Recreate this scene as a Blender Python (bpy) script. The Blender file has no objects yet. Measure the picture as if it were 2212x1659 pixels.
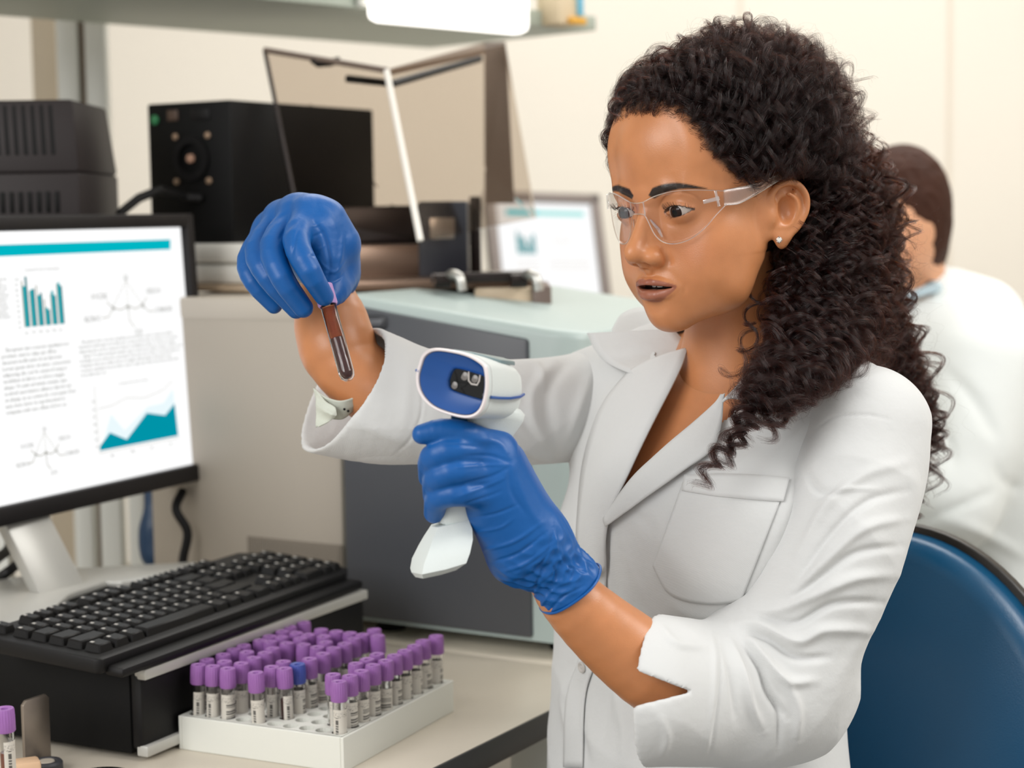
import bpy, bmesh, math, random
import numpy as np
from mathutils import Vector, Matrix
from mathutils.bvhtree import BVHTree
scn = bpy.context.scene
COL = scn.collection

# ------------------------------------------------------------------ camera
FPX = 3900.0                      # focal length in pixels of the 2212 px wide frame
PITCH = math.atan(370 / FPX)
ROLL = -0.015
CAM = np.array([0.0, 0.0, 1.25])
_fw = np.array([0, math.cos(PITCH), -math.sin(PITCH)])
_u0 = np.array([0, math.sin(PITCH), math.cos(PITCH)])
_r0 = np.array([1.0, 0, 0])
_rt = _r0 * math.cos(ROLL) + _u0 * math.sin(ROLL)
_up = _u0 * math.cos(ROLL) - _r0 * math.sin(ROLL)
cam_d = bpy.data.cameras.new('camera')
cam = bpy.data.objects.new('camera', cam_d)
COL.objects.link(cam)
M = Matrix.Identity(4)
for i in range(3):
    M[i][0] = _rt[i]; M[i][1] = _up[i]; M[i][2] = -_fw[i]; M[i][3] = CAM[i]
cam.matrix_world = M
cam_d.sensor_width = 36.0
cam_d.lens = 36.0 * FPX / 2212
cam_d.clip_start = 0.05
cam_d.dof.use_dof = True
cam_d.dof.focus_distance = 1.52
cam_d.dof.aperture_fstop = 4.8
scn.camera = cam

# ------------------------------------------------------------------ world, light, exposure
w = bpy.data.worlds.new('daylight'); scn.world = w; w.use_nodes = True
bgn = w.node_tree.nodes['Background']
bgn.inputs[0].default_value = (1.0, 0.985, 0.965, 1); bgn.inputs[1].default_value = .58
def area(name, loc, target, sx, sy, power, color=(1, 1, 1)):
    l = bpy.data.lights.new(name, 'AREA'); l.shape = 'RECTANGLE'; l.size = sx; l.size_y = sy
    l.energy = power; l.color = color
    o = bpy.data.objects.new(name, l); COL.objects.link(o); o.location = loc
    o.rotation_euler = (Vector(target) - Vector(loc)).to_track_quat('-Z', 'Y').to_euler()
    return o
area('window_light', (-1.9, -0.6, 2.3), (0.1, 1.6, 1.1), 1.8, 1.4, 50, (1, .99, .975))
area('ceiling_light', (1.9, 1.2, 2.75), (0.4, 1.7, 1.0), 1.6, 1.2, 52, (1, .985, .965))
area('ceiling_light_rear', (0.6, 3.4, 2.75), (0.6, 3.6, 0.8), 2.4, 1.2, 40, (1, .985, .96))
scn.view_settings.view_transform = 'Standard'
scn.view_settings.look = 'None'
scn.view_settings.gamma = 1.0
scn.view_settings.use_curve_mapping = False
scn.view_settings.exposure = 0.26
scn.cycles.max_bounces = 8
scn.cycles.transparent_max_bounces = 24
scn.cycles.use_denoising = True

# ------------------------------------------------------------------ helpers
def P(x, y, z):
    """world point seen at pixel (x, y) at depth z along the camera's view axis"""
    return CAM + z * (_fw + (x - 1106) / FPX * _rt - (y - 829.5) / FPX * _up)
def G(x, y, h):
    v = _fw + (x - 1106) / FPX * _rt - (y - 829.5) / FPX * _up
    return CAM + v * ((h - CAM[2]) / v[2])
def proj(p):
    p = np.asarray(p, float) - CAM
    d = p @ _fw
    return np.stack([1106 + FPX * (p @ _rt) / d, 829.5 - FPX * (p @ _up) / d], -1), d
def hexc(h, k=1.0):
    h = h.lstrip('#'); o = []
    for i in (0, 2, 4):
        c = int(h[i:i + 2], 16) / 255
        o.append((c / 12.92 if c <= .04045 else ((c + .055) / 1.055) ** 2.4) * k)
    return (o[0], o[1], o[2], 1)
def mat(name, color, rough=.5, metal=0., spec=.5, noise=0., nscale=40., bump=0., bscale=200., **kw):
    m = bpy.data.materials.new(name); m.use_nodes = True
    nt = m.node_tree; b = nt.nodes['Principled BSDF']
    c = hexc(color) if isinstance(color, str) else color
    b.inputs['Base Color'].default_value = c
    b.inputs['Roughness'].default_value = rough; b.inputs['Metallic'].default_value = metal
    b.inputs['Specular IOR Level'].default_value = spec
    for k, v in kw.items():
        b.inputs[k.replace('_', ' ')].default_value = v
    tc = nt.nodes.new('ShaderNodeTexCoord')
    if noise > 0:
        n = nt.nodes.new('ShaderNodeTexNoise'); n.inputs['Scale'].default_value = nscale; n.inputs['Detail'].default_value = 4
        nt.links.new(tc.outputs['Object'], n.inputs['Vector'])
        mx = nt.nodes.new('ShaderNodeMix'); mx.data_type = 'RGBA'
        mx.inputs[6].default_value = tuple(x * (1 - noise) for x in c[:3]) + (1,)
        mx.inputs[7].default_value = tuple(min(1, x * (1 + noise)) for x in c[:3]) + (1,)
        nt.links.new(n.outputs[0], mx.inputs[0]); nt.links.new(mx.outputs[2], b.inputs['Base Color'])
    if bump > 0:
        n = nt.nodes.new('ShaderNodeTexNoise'); n.inputs['Scale'].default_value = bscale; n.inputs['Detail'].default_value = 3
        nt.links.new(tc.outputs['Object'], n.inputs['Vector'])
        bp = nt.nodes.new('ShaderNodeBump'); bp.inputs['Strength'].default_value = bump; bp.inputs['Distance'].default_value = .001
        nt.links.new(n.outputs[0], bp.inputs['Height']); nt.links.new(bp.outputs[0], b.inputs['Normal'])
    return m
def emat(name, color, strength=1.0):
    m = bpy.data.materials.new(name); m.use_nodes = True
    nt = m.node_tree; nt.nodes.clear()
    e = nt.nodes.new('ShaderNodeEmission'); o = nt.nodes.new('ShaderNodeOutputMaterial')
    e.inputs[0].default_value = hexc(color); e.inputs[1].default_value = strength
    nt.links.new(e.outputs[0], o.inputs[0]); return m
def link(o, parent=None):
    COL.objects.link(o)
    if parent is not None:
        o.parent = parent
    return o
def meshobj(name, verts, faces, m, parent=None, smooth=False, edges=()):
    me = bpy.data.meshes.new(name)
    me.from_pydata([tuple(v) for v in verts], edges, [tuple(f) for f in faces]); me.update()
    if m is not None: me.materials.append(m)
    if smooth: me.polygons.foreach_set('use_smooth', [True] * len(me.polygons))
    return link(bpy.data.objects.new(name, me), parent)
def empty(name, loc=(0, 0, 0)):
    o = bpy.data.objects.new(name, None); o.empty_display_size = .05
    o.location = Vector(loc); COL.objects.link(o); return o
def tag(o, label, cat, group=None):
    o['label'] = label; o['category'] = cat
    if group: o['group'] = group
    return o
def struct(o): o['kind'] = 'structure'; return o
def keep(o, parent):
    """parent o without moving it (parent is an unrotated Empty)"""
    o.parent = parent; o.matrix_parent_inverse = Matrix.Translation(-Vector(parent.location)); return o
class MB:
    """collects simple shapes in one mesh"""
    def __init__(s): s.bm = bmesh.new()
    def box(s, c, d, u=(1, 0, 0), v=(0, 1, 0), bev=0., w_=None, seg=2):
        u = Vector(u).normalized(); v = Vector(v).normalized(); w3 = Vector(w_).normalized() if w_ is not None else u.cross(v)
        b2 = bmesh.new(); bmesh.ops.create_cube(b2, size=1)
        for q in b2.verts:
            q.co = Vector((q.co.x * d[0], q.co.y * d[1], q.co.z * d[2]))
        if bev > 0: bmesh.ops.bevel(b2, geom=b2.edges[:] , offset=bev, segments=seg, profile=.5, affect='EDGES')
        for q in b2.verts:
            q.co = Vector(c) + u * q.co.x + v * q.co.y + w3 * q.co.z
        s.merge(b2); return s
    def hexa(s, p, bev=0., seg=2):
        """8 corner points: bottom ring of four, top ring of four"""
        b2 = bmesh.new(); q = [b2.verts.new(Vector(a)) for a in p]
        for f in ((0, 3, 2, 1), (4, 5, 6, 7), (0, 1, 5, 4), (1, 2, 6, 5), (2, 3, 7, 6), (3, 0, 4, 7)):
            b2.faces.new([q[i] for i in f])
        if bev > 0: bmesh.ops.bevel(b2, geom=b2.edges[:], offset=bev, segments=seg, profile=.5, affect='EDGES')
        bmesh.ops.recalc_face_normals(b2, faces=b2.faces[:]); s.merge(b2); return s
    def merge(s, b2):
        me = bpy.data.meshes.new('tmp'); b2.to_mesh(me); b2.free(); s.bm.from_mesh(me); bpy.data.meshes.remove(me)
    def tube(s, pts, r, n=10, caps=True):
        pts = [Vector(p) for p in pts]; rings = []
        rr = r if hasattr(r, '__len__') else [r] * len(pts)
        t0 = None
        for i, p in enumerate(pts):
            t = (pts[min(i + 1, len(pts) - 1)] - pts[max(i - 1, 0)]).normalized()
            if t0 is None:
                a = t.orthogonal().normalized()
            else:
                a = (a - t * a.dot(t)).normalized()
            t0 = t; b = t.cross(a)
            rings.append([s.bm.verts.new(p + (a * math.cos(k * 2 * math.pi / n) + b * math.sin(k * 2 * math.pi / n)) * rr[i]) for k in range(n)])
        for A, B in zip(rings, rings[1:]):
            for k in range(n):
                s.bm.faces.new((A[k], A[(k + 1) % n], B[(k + 1) % n], B[k]))
        if caps:
            s.bm.faces.new(rings[0][::-1]); s.bm.faces.new(rings[-1])
        return s
    def cyl(s, p0, p1, r, n=24): return s.tube([p0, p1], r, n)
    def lathe(s, prof, c=(0, 0, 0), n=24, ax=(0, 0, 1)):
        ax = Vector(ax).normalized(); a = ax.orthogonal().normalized(); b = ax.cross(a); rings = []
        for r, z in prof:
            rings.append([s.bm.verts.new(Vector(c) + ax * z + (a * math.cos(k * 2 * math.pi / n) + b * math.sin(k * 2 * math.pi / n)) * max(r, 1e-5)) for k in range(n)])
        for A, B in zip(rings, rings[1:]):
            for k in range(n): s.bm.faces.new((A[k], A[(k + 1) % n], B[(k + 1) % n], B[k]))
        return s
    def prism(s, poly, vec, bev=0.):
        b2 = bmesh.new(); a = [b2.verts.new(Vector(p)) for p in poly]; v = Vector(vec)
        b = [b2.verts.new(Vector(p) + v) for p in poly]; n = len(a)
        b2.faces.new(a[::-1]); b2.faces.new(b)
        for i in range(n): b2.faces.new((a[i], a[(i + 1) % n], b[(i + 1) % n], b[i]))
        bmesh.ops.recalc_face_normals(b2, faces=b2.faces[:])
        if bev > 0: bmesh.ops.bevel(b2, geom=b2.edges[:], offset=bev, segments=2, profile=.5, affect='EDGES')
        s.merge(b2); return s
    def build(s, name, m, parent=None, smooth=False, auto=True):
        me = bpy.data.meshes.new(name); s.bm.normal_update(); s.bm.to_mesh(me); s.bm.free()
        if m is not None: me.materials.append(m)
        if smooth or auto:
            me.polygons.foreach_set('use_smooth', [True] * len(me.polygons))
            if not smooth:
                try: me.set_sharp_from_angle(angle=math.radians(32))
                except Exception: pass
        o = bpy.data.objects.new(name, me); COL.objects.link(o)
        if parent is not None:
            if parent.type == 'EMPTY': keep(o, parent)
            else:
                o.parent = parent; o.matrix_parent_inverse = PMI(parent).inverted()
        return o
def PMI(o):
    """world matrix of an object, following translation-only ancestors"""
    m = o.matrix_basis.copy()
    if o.parent is not None: m = PMI(o.parent) @ o.matrix_parent_inverse @ m
    return m

# ---- implicit surfaces: smooth unions on a grid, meshed with surface nets
class SDF:
    def __init__(s, lo, hi, h):
        s.lo = np.array(lo, np.float32); s.h = h
        s.n = np.ceil((np.array(hi) - s.lo) / h).astype(int) + 1
        s.F = np.full(s.n, 1.0, np.float32); s.tag = None
        s.ax = [s.lo[i] + h * np.arange(s.n[i], dtype=np.float32) for i in range(3)]
    def block(s, lo, hi):
        a = np.clip(np.floor((np.array(lo) - s.lo) / s.h).astype(int), 0, s.n - 1)
        b = np.clip(np.ceil((np.array(hi) - s.lo) / s.h).astype(int) + 1, 0, s.n)
        if np.any(b <= a): return None, None
        sl = tuple(slice(a[i], b[i]) for i in range(3))
        g = np.meshgrid(*[s.ax[i][sl[i]] for i in range(3)], indexing='ij', sparse=True)
        return sl, g
    def op(s, d_fn, lo, hi, k, mode='u'):
        m = max(k, s.h) * 2.4 + s.h * 2
        sl, g = s.block(np.array(lo) - m, np.array(hi) + m)
        if sl is None: return
        d = d_fn(*g).astype(np.float32); F = s.F[sl]
        k = max(k, 1e-5)
        if mode == 'u':
            hh = np.maximum(k - np.abs(F - d), 0) / k
            s.F[sl] = np.minimum(F, d) - hh * hh * k * .25
        elif mode == 's':
            hh = np.maximum(k - np.abs(F + d), 0) / k
            s.F[sl] = np.maximum(F, -d) + hh * hh * k * .25
    def ell(s, c, r, k=.01, mode='u', rot=None):
        c = np.array(c); r = np.array(r, float) * np.ones(3)
        R_ = np.eye(3) if rot is None else rot
        def fn(x, y, z):
            X, Y, Z = x - c[0], y - c[1], z - c[2]
            q = [(X * R_[0][i] + Y * R_[1][i] + Z * R_[2][i]) for i in range(3)]
            k0 = np.sqrt(sum((q[i] / r[i]) ** 2 for i in range(3))) + 1e-9
            k1 = np.sqrt(sum((q[i] / r[i] ** 2) ** 2 for i in range(3))) + 1e-9
            return k0 * (k0 - 1) / k1
        e = np.abs(R_) @ r
        s.op(fn, c - e, c + e, k, mode)
    def cap(s, a, b, ra, rb=None, k=.01, mode='u', flat=None):
        a = np.array(a, float); b = np.array(b, float); rb = ra if rb is None else rb
        ab = b - a; L2 = ab @ ab + 1e-12
        def fn(x, y, z):
            t = ((x - a[0]) * ab[0] + (y - a[1]) * ab[1] + (z - a[2]) * ab[2]) / L2
            t = np.clip(t, 0, 1)
            X = x - a[0] - t * ab[0]; Y = y - a[1] - t * ab[1]; Z = z - a[2] - t * ab[2]
            if flat is not None:      # flatten the section along the unit vector flat[0] by factor flat[1]
                nx = flat[0]; dn = X * nx[0] + Y * nx[1] + Z * nx[2]; q = (1 / flat[1] ** 2 - 1)
                dist = np.sqrt(X * X + Y * Y + Z * Z + dn * dn * q)
            else: dist = np.sqrt(X * X + Y * Y + Z * Z)
            return dist - (ra + (rb - ra) * t)
        m = max(ra, rb)
        s.op(fn, np.minimum(a, b) - m, np.maximum(a, b) + m, k, mode)
    def chain(s, pts, rs, k=.01, mode='u', flat=None):
        """one rounded tube through the points, joined to the rest with one smooth union"""
        rs = list(rs) if hasattr(rs, '__len__') else [rs] * len(pts); pts = [np.array(p, float) for p in pts]; m = max(rs)
        lo = np.min(pts, 0) - m; hi = np.max(pts, 0) + m
        def fn(x, y, z):
            best = None
            for a, b, ra, rb in zip(pts, pts[1:], rs, rs[1:]):
                ab = b - a; L2 = ab @ ab + 1e-12
                t = np.clip(((x - a[0]) * ab[0] + (y - a[1]) * ab[1] + (z - a[2]) * ab[2]) / L2, 0, 1)
                X = x - a[0] - t * ab[0]; Y = y - a[1] - t * ab[1]; Z = z - a[2] - t * ab[2]; q = X * X + Y * Y + Z * Z
                if flat is not None:
                    nx = flat[0]; dn = X * nx[0] + Y * nx[1] + Z * nx[2]; q = q + dn * dn * (1 / flat[1] ** 2 - 1)
                d = np.sqrt(q) - (ra + (rb - ra) * t); best = d if best is None else np.minimum(best, d)
            return best
        s.op(fn, lo, hi, k, mode)
    def mesh(s):
        F = s.F; S = F < 0
        nx, ny, nz = F.shape
        cnt = np.zeros((nx - 1, ny - 1, nz - 1), np.uint8)
        for i in (0, 1):
            for j in (0, 1):
                for l in (0, 1): cnt += S[i:nx - 1 + i, j:ny - 1 + j, l:nz - 1 + l]
        act = (cnt > 0) & (cnt < 8); I = np.argwhere(act)
        idx = np.full(act.shape, -1, np.int32); idx[act] = np.arange(len(I))
        V = np.zeros((len(I), 3)); N = np.zeros(len(I))
        cs = [(i, j, l) for i in (0, 1) for j in (0, 1) for l in (0, 1)]
        val = {c: F[I[:, 0] + c[0], I[:, 1] + c[1], I[:, 2] + c[2]].astype(float) for c in cs}
        for c in cs:
            for ax_ in range(3):
                if c[ax_] == 0:
                    d = list(c); d[ax_] = 1; d = tuple(d); a, b = val[c], val[d]
                    cr = (a < 0) != (b < 0); t = np.where(cr, a / np.where(cr, a - b, 1), 0)
                    p = np.array(c, float)[None].repeat(len(I), 0); p[:, ax_] += t
                    V += p * cr[:, None]; N += cr
        V = (V / N[:, None] + I) * s.h + s.lo
        faces = []
        for ax_ in range(3):
            a = np.take(S, np.arange(F.shape[ax_] - 1), ax_); b = np.take(S, np.arange(1, F.shape[ax_]), ax_)
            E = np.argwhere(a != b); o1, o2 = [q for q in range(3) if q != ax_]
            ok = (E[:, o1] > 0) & (E[:, o2] > 0) & (E[:, o1] < F.shape[o1] - 1) & (E[:, o2] < F.shape[o2] - 1); E = E[ok]
            def at(d1, d2):
                q = E.copy(); q[:, o1] -= d1; q[:, o2] -= d2; return idx[q[:, 0], q[:, 1], q[:, 2]]
            q = np.stack([at(0, 0), at(1, 0), at(1, 1), at(0, 1)], 1)
            fl = a[E[:, 0], E[:, 1], E[:, 2]]
            if ax_ == 1: fl = ~fl
            q[~fl] = q[~fl][:, ::-1]; faces.append(q)
        return V, np.concatenate(faces)
def npmesh(name, V, Fq, mats, smooth=True, mi=None):
    me = bpy.data.meshes.new(name)
    V = np.asarray(V, np.float32); Fq = np.asarray(Fq, np.int32); k = Fq.shape[1]
    me.vertices.add(len(V)); me.vertices.foreach_set('co', V.ravel())
    me.loops.add(Fq.size); me.loops.foreach_set('vertex_index', Fq.ravel())
    me.polygons.add(len(Fq)); me.polygons.foreach_set('loop_start', np.arange(0, Fq.size, k, dtype=np.int32))
    try: me.polygons.foreach_set('loop_total', np.full(len(Fq), k, np.int32))
    except Exception: pass
    me.update(calc_edges=True)
    for m in (mats if isinstance(mats, (list, tuple)) else [mats]): me.materials.append(m)
    if mi is not None: me.polygons.foreach_set('material_index', np.asarray(mi, np.int32))
    me.polygons.foreach_set('use_smooth', [smooth] * len(me.polygons)); me.validate()
    return me
def vnormals(V, Fq):
    a = V[Fq[:, 2]] - V[Fq[:, 0]]; b = V[Fq[:, 3 % Fq.shape[1]]] - V[Fq[:, 1]]
    n = np.cross(a, b); N = np.zeros_like(V)
    for i in range(Fq.shape[1]): np.add.at(N, Fq[:, i], n)
    return N / (np.linalg.norm(N, axis=1, keepdims=True) + 1e-12)
def smooth_mesh(V, Fq, it=2, lam=.5):
    E = np.concatenate([Fq[:, [i, (i + 1) % Fq.shape[1]]] for i in range(Fq.shape[1])])
    E = np.concatenate([E, E[:, ::-1]]); cnt = np.bincount(E[:, 0], minlength=len(V))[:, None]
    for _ in range(it):
        A = np.stack([np.bincount(E[:, 0], V[E[:, 1], j], len(V)) for j in range(3)], 1) / np.maximum(cnt, 1)
        V = V + lam * (A - V)
    return V
def seg_dist(X, pts):
    """distance of 2-D points X to a polyline, and the parameter 0..1 along it, and the side (signed)"""
    best = np.full(len(X), 1e9); tt = np.zeros(len(X)); sg = np.ones(len(X))
    pts = np.array(pts, float); L = np.r_[0, np.cumsum(np.linalg.norm(np.diff(pts, axis=0), axis=1))]
    for i in range(len(pts) - 1):
        a, b = pts[i], pts[i + 1]; ab = b - a; t = np.clip(((X - a) @ ab) / (ab @ ab + 1e-9), 0, 1)
        r = X - a - t[:, None] * ab; d = np.linalg.norm(r, axis=1); m = d < best
        best[m] = d[m]; tt[m] = (L[i] + t[m] * (L[i + 1] - L[i])) / L[-1]
        sg[m] = np.sign(ab[0] * r[m, 1] - ab[1] * r[m, 0])
    return best, tt, sg
def spline(pts, n=40):
    """Catmull-Rom through the points"""
    p = np.array(pts, float)
    if len(p) < 3: t = np.linspace(0, 1, n)[:, None]; return p[0] * (1 - t) + p[-1] * t
    q = np.vstack([2 * p[0] - p[1], p, 2 * p[-1] - p[-2]]); out = []
    T = np.linspace(0, len(p) - 1 - 1e-6, n)
    for t in T:
        i = int(t); u = t - i; a, b, c, d = q[i:i + 4]
        out.append(.5 * (2 * b + (c - a) * u + (2 * a - 5 * b + 4 * c - d) * u * u + (3 * b - a - 3 * c + d) * u ** 3))
    return np.array(out)
def folds(V, N, strokes, facing=.0):
    """raise or sink cloth folds that run along strokes (pixels of the photograph's frame), real displacement along the normal"""
    X, d = proj(V); vd = V - CAM; vd /= np.linalg.norm(vd, axis=1, keepdims=True)
    fc = np.clip(-(vd * N).sum(1) * 3, 0, 1); D = np.zeros(len(V))
    for st in strokes:
        pts, wpx, hmm = st[:3]; pts = spline(pts, 6 * len(pts)); lo = pts.min(0) - wpx * 3; hi = pts.max(0) + wpx * 3
        m = np.where(np.all((X > lo) & (X < hi), axis=1) & (fc > 0))[0]
        if len(m) == 0: continue
        e, t, sg = seg_dist(X[m], pts)
        w_ = wpx * (st[3] if len(st) > 3 and False else 1)
        taper = np.clip(np.sin(np.clip(t, .02, .98) * math.pi), 0, 1) ** .6
        if len(st) > 3 and st[3] == 'step':      # a lap: one side of the line stands above the other
            D[m] += hmm * .001 * taper * np.exp(-(e / (wpx * 1.6)) ** 2) * sg * np.clip(e / (wpx * .25), 0, 1)
        else: D[m] += hmm * .001 * taper * np.exp(-(e / w_) ** 2)
    return V + N * (D * fc)[:, None]

def ridged(V, seed, lo=300., hi=700., n=7):
    """irregular ridges, -1..1, for crumpled film and cloth"""
    g = np.random.default_rng(seed); out = np.zeros(len(V))
    for _ in range(n):
        d = g.normal(0, 1, 3); d *= g.uniform(lo, hi) / np.linalg.norm(d); out += np.sin(V @ d + g.uniform(0, 6.3))
    return 1 - 1.6 * np.abs(out) / math.sqrt(n)
# ------------------------------------------------------------------ setting
M_wall = mat('cream wall', '#e6e0d5', .8, noise=.02, nscale=2)
M_ceil = mat('ceiling white', '#e6e4df', .9)
M_floor = mat('grey vinyl floor', '#9b9790', .45, noise=.08, nscale=12)
M_white = mat('white lacquer', '#e2e2da', .35); M_alu = mat('white coated aluminium', '#dfe1dc', .35)
M_groove = mat('profile groove', '#8d7c6b', .6)
M_black = mat('black plastic', '#070607', .5, spec=.3, bump=.15, bscale=900); M_blackm = mat('matt black metal', '#050505', .6, spec=.2)
M_dgrey = mat('charcoal plastic', '#241e1e', .55, spec=.3, bump=.12, bscale=600); M_bezel = mat('monitor bezel', '#151213', .5, spec=.3, bump=.1, bscale=900)
M_silver = mat('brushed silver', '#b9b8b3', .35, metal=.85); M_silverp = mat('silver paint', '#bdbcb6', .34, metal=.2)
M_steel = mat('steel', '#9c948b', .3, metal=.8)
def slab(name, lo, hi, m, bev=0):
    lo, hi = np.array(lo, float), np.array(hi, float)
    return MB().box((lo + hi) / 2, hi - lo, bev=bev).build(name, m)
YB = 4.9
struct(slab('floor', (-3.2, -2.2, -.06), (3.0, YB, 0), M_floor))
struct(slab('ceiling', (-3.2, 1.0, 2.9), (3.0, YB, 2.96), M_ceil))
struct(slab('wall_back', (-3.2, YB, 0), (3.0, YB + .1, 2.9), M_wall))
struct(slab('wall_left', (-3.3, 1.0, 0), (-3.2, YB, 2.9), M_wall))
struct(slab('wall_right', (3.0, 0.2, 0), (3.1, YB, 2.9), M_wall))
for k, x_ in enumerate((.62, 1.18)):
    struct(slab('trim_%d' % (k + 1), (x_, YB - .004, 0), (x_ + .012, YB, 2.9), mat('panel joint %d' % k, '#dcd2c4', .8)))
# ---- bench tops
HD = G(742, 1594, 0)[2] * 0 + .7386
d1 = np.array((.5105, .8599, 0)); d1 /= np.linalg.norm(d1)                 # the bench runs away to the right
d2 = np.array((-d1[1], d1[0], 0))                                         # towards the wall on the left
def on(px, py, h=0.): return G(px, py, HD + h)
eA = on(933, 1659); eA = eA - d1 * .9
gA = on(965, 1405)
M_top = mat('cream worktop', '#cfc6b6', .38, noise=.02, nscale=30); M_edge = mat('black edge band', '#141312', .4)
def tp(p): return Vector((p[0], p[1], 0))
def desk(name, a, length, depth, label):
    root = empty(name, (a[0], a[1], 0)); tag(root, label, 'desk')
    c = a + d1 * length / 2 + d2 * depth / 2
    MB().box((c[0], c[1], HD - .0135), (length, depth, .027), u=d1, v=d2, bev=.0015).build('desktop', M_top, root)
    e = a + d1 * length / 2 - d2 * .0012
    MB().box((e[0], e[1], HD - .0135), (length, .0026, .0262), u=d1, v=d2, bev=.0006).build('edge_band', M_edge, root)
    for t in (.06, length - .06):
        for q in (.07, depth - .07):
            b = a + d1 * t + d2 * q; MB().box((b[0], b[1], (HD - .027) / 2), (.05, .05, HD - .027), u=d1, v=d2, bev=.003).build('leg', M_alu, root)
    return root
# where the joint between the two tops crosses the front edge
_b = np.dot(gA - eA, d1)
desk_n = desk('desk', eA, _b - .004, .95, 'cream-topped lab desk with black edge carrying the computer and tube rack')
desk_f = desk('desk', eA + d1 * _b, .70, .95, 'second cream-topped desk behind the tube rack carrying the big grey analyser')
cb = eA + d1 * 1.02 + d2 * .075
c_ = cb + d1 * .1 + d2 * .25
MB().box((c_[0] - d1[0] * .7, c_[1] - d1[1] * .7, .40), (.66, .48, .60), u=d1, v=d2, bev=.004).build('drawer_unit', M_white, desk_n)
for k in range(3):
    c_ = cb + d1 * .1 - d1 * .7; MB().box((c_[0], c_[1], .60 - k * .2), (.64, .018, .185), u=d1, v=d2, bev=.003).build('drawer', M_white, desk_n)

# ---- computer case lying flat under the keyboard
pc0 = on(285, 1643); pr = on(735, 1280, .09); pr[2] = HD; PDP = .30
pd1 = (pr - pc0); PL = np.linalg.norm(pd1[:2]); pd1 = pd1 / np.linalg.norm(pd1); pd1[2] = 0; pd2 = np.array((-pd1[1], pd1[0], 0))
PH = .088
pc = empty('desktop_computer', (pc0[0], pc0[1], HD)); tag(pc, 'flat black desktop computer case under the keyboard and the monitor', 'computer')
c_ = pc0 + pd1 * (PL + .03) / 2 + pd2 * PDP / 2
MB().box((c_[0], c_[1], HD + .004 + PH / 2), (PL + .03, PDP, PH - .004), u=pd1, v=pd2, bev=.002).build('case', M_blackm, pc)
c2 = pc0 + pd1 * (PL + .03) / 2 - pd2 * .006
MB().box((c2[0], c2[1], HD + .004 + PH / 2), (PL + .028, .014, PH - .012), u=pd1, v=pd2, bev=.004).build('front_panel', M_black, pc)
for zz, nm in ((PH - .004, 'trim_strip'), (.010, 'trim_strip')):
    MB().box((c2[0] - pd2[0] * .006, c2[1] - pd2[1] * .006, HD + zz), (PL + .028, .013, .0105), u=pd1, v=pd2, bev=.0015).build(nm, M_silverp, pc)
for a, b in ((.03, .03), (.36, .03), (.03, PDP - .03), (.36, PDP - .03)):
    q = pc0 + pd1 * a + pd2 * b; MB().cyl((q[0], q[1], HD), (q[0], q[1], HD + .008), .009, 12).build('foot', M_black, pc)
# ---- keyboard
kb = empty('keyboard', (0, 0, 0))
kN, kF, kL = on(215, 1432, .106), on(775, 1232, .106), on(-20, 1372, .106)
ku = kF - kN; KL = np.linalg.norm(ku); ku /= KL; kv = np.array((-ku[1], ku[0], 0)); kw = np.cross(ku, kv)
kb.location = Vector((kN[0], kN[1], HD + PH + .003)); tag(kb, 'black full size computer keyboard lying slanted on the flat computer case', 'keyboard')
KD = .155; kz = HD + PH + .004; tilt = .07
kv3 = np.array((kv[0], kv[1], tilt)); kv3 /= np.linalg.norm(kv3); kw3 = np.cross(ku, kv3); kw3 *= np.sign(kw3[2])
K0 = np.array((kN[0], kN[1], kz))
def kp(a, b, c): return K0 + ku * a + kv3 * b + kw3 * c
poly = [(0.004, 0), (KL - .03, 0), (KL - .006, .012), (KL, .04), (KL, KD - .03), (KL - .02, KD), (.02, KD), (0, KD - .02), (0, .006)]
MB().prism([kp(a, b, .002) for a, b in poly], kw3 * .015, .003).build('case', M_black, kb)
MB().prism([kp(a, -.018, -.001) for a in (.01, KL - .02)] + [kp(KL - .02, .004, -.001), kp(.01, .004, -.001)], kw3 * .010, .004).build('palm_edge', M_black, kb)
M_key = mat('key plastic', '#060505', .5, spec=.28, bump=.1, bscale=1200)
rows = 6; pitch = (KL - .03) / 22.5; krow = (KD - .022) / 6.2
M_leg = mat('key legend', '#b9b6b0', .6)
lg = MB(); keys = []
for rI in range(rows):
    if rI == 0: ws = [1.25, 1.25, 1.25, 6.0, 1.25, 1.25, 1.25, 1.5, -.25, 1, 1, 1, -.25, 2, 1, 1]
    elif rI == 1: ws = [2.25] + [1] * 10 + [2.75, -.25, -1, 1, -1, -.25, 1, 1, 1, 1]
    elif rI == 2: ws = [1.75] + [1] * 11 + [2.25, -.25, -3, -.25, 1, 1, 1, 1]
    elif rI == 3: ws = [1.5] + [1] * 12 + [1.5, -.25, 1, 1, 1, -.25, 1, 1, 1, 1]
    elif rI == 4: ws = [1] * 13 + [2, -.25, 1, 1, 1, -.25, 1, 1, 1, 1]
    else: ws = [1, -1, 1, 1, 1, 1, -.5, 1, 1, 1, 1, -.5, 1, 1, 1, 1, -.25, 1, 1, 1, -.25, -1, -1, -1, -1]
    a = .014; b = .012 + rI * krow + (.006 if rI == 5 else 0)
    for wd in ws:
        if wd > 0:
            keys.append((a, b, wd)); 
        a += abs(wd) * pitch
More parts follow.
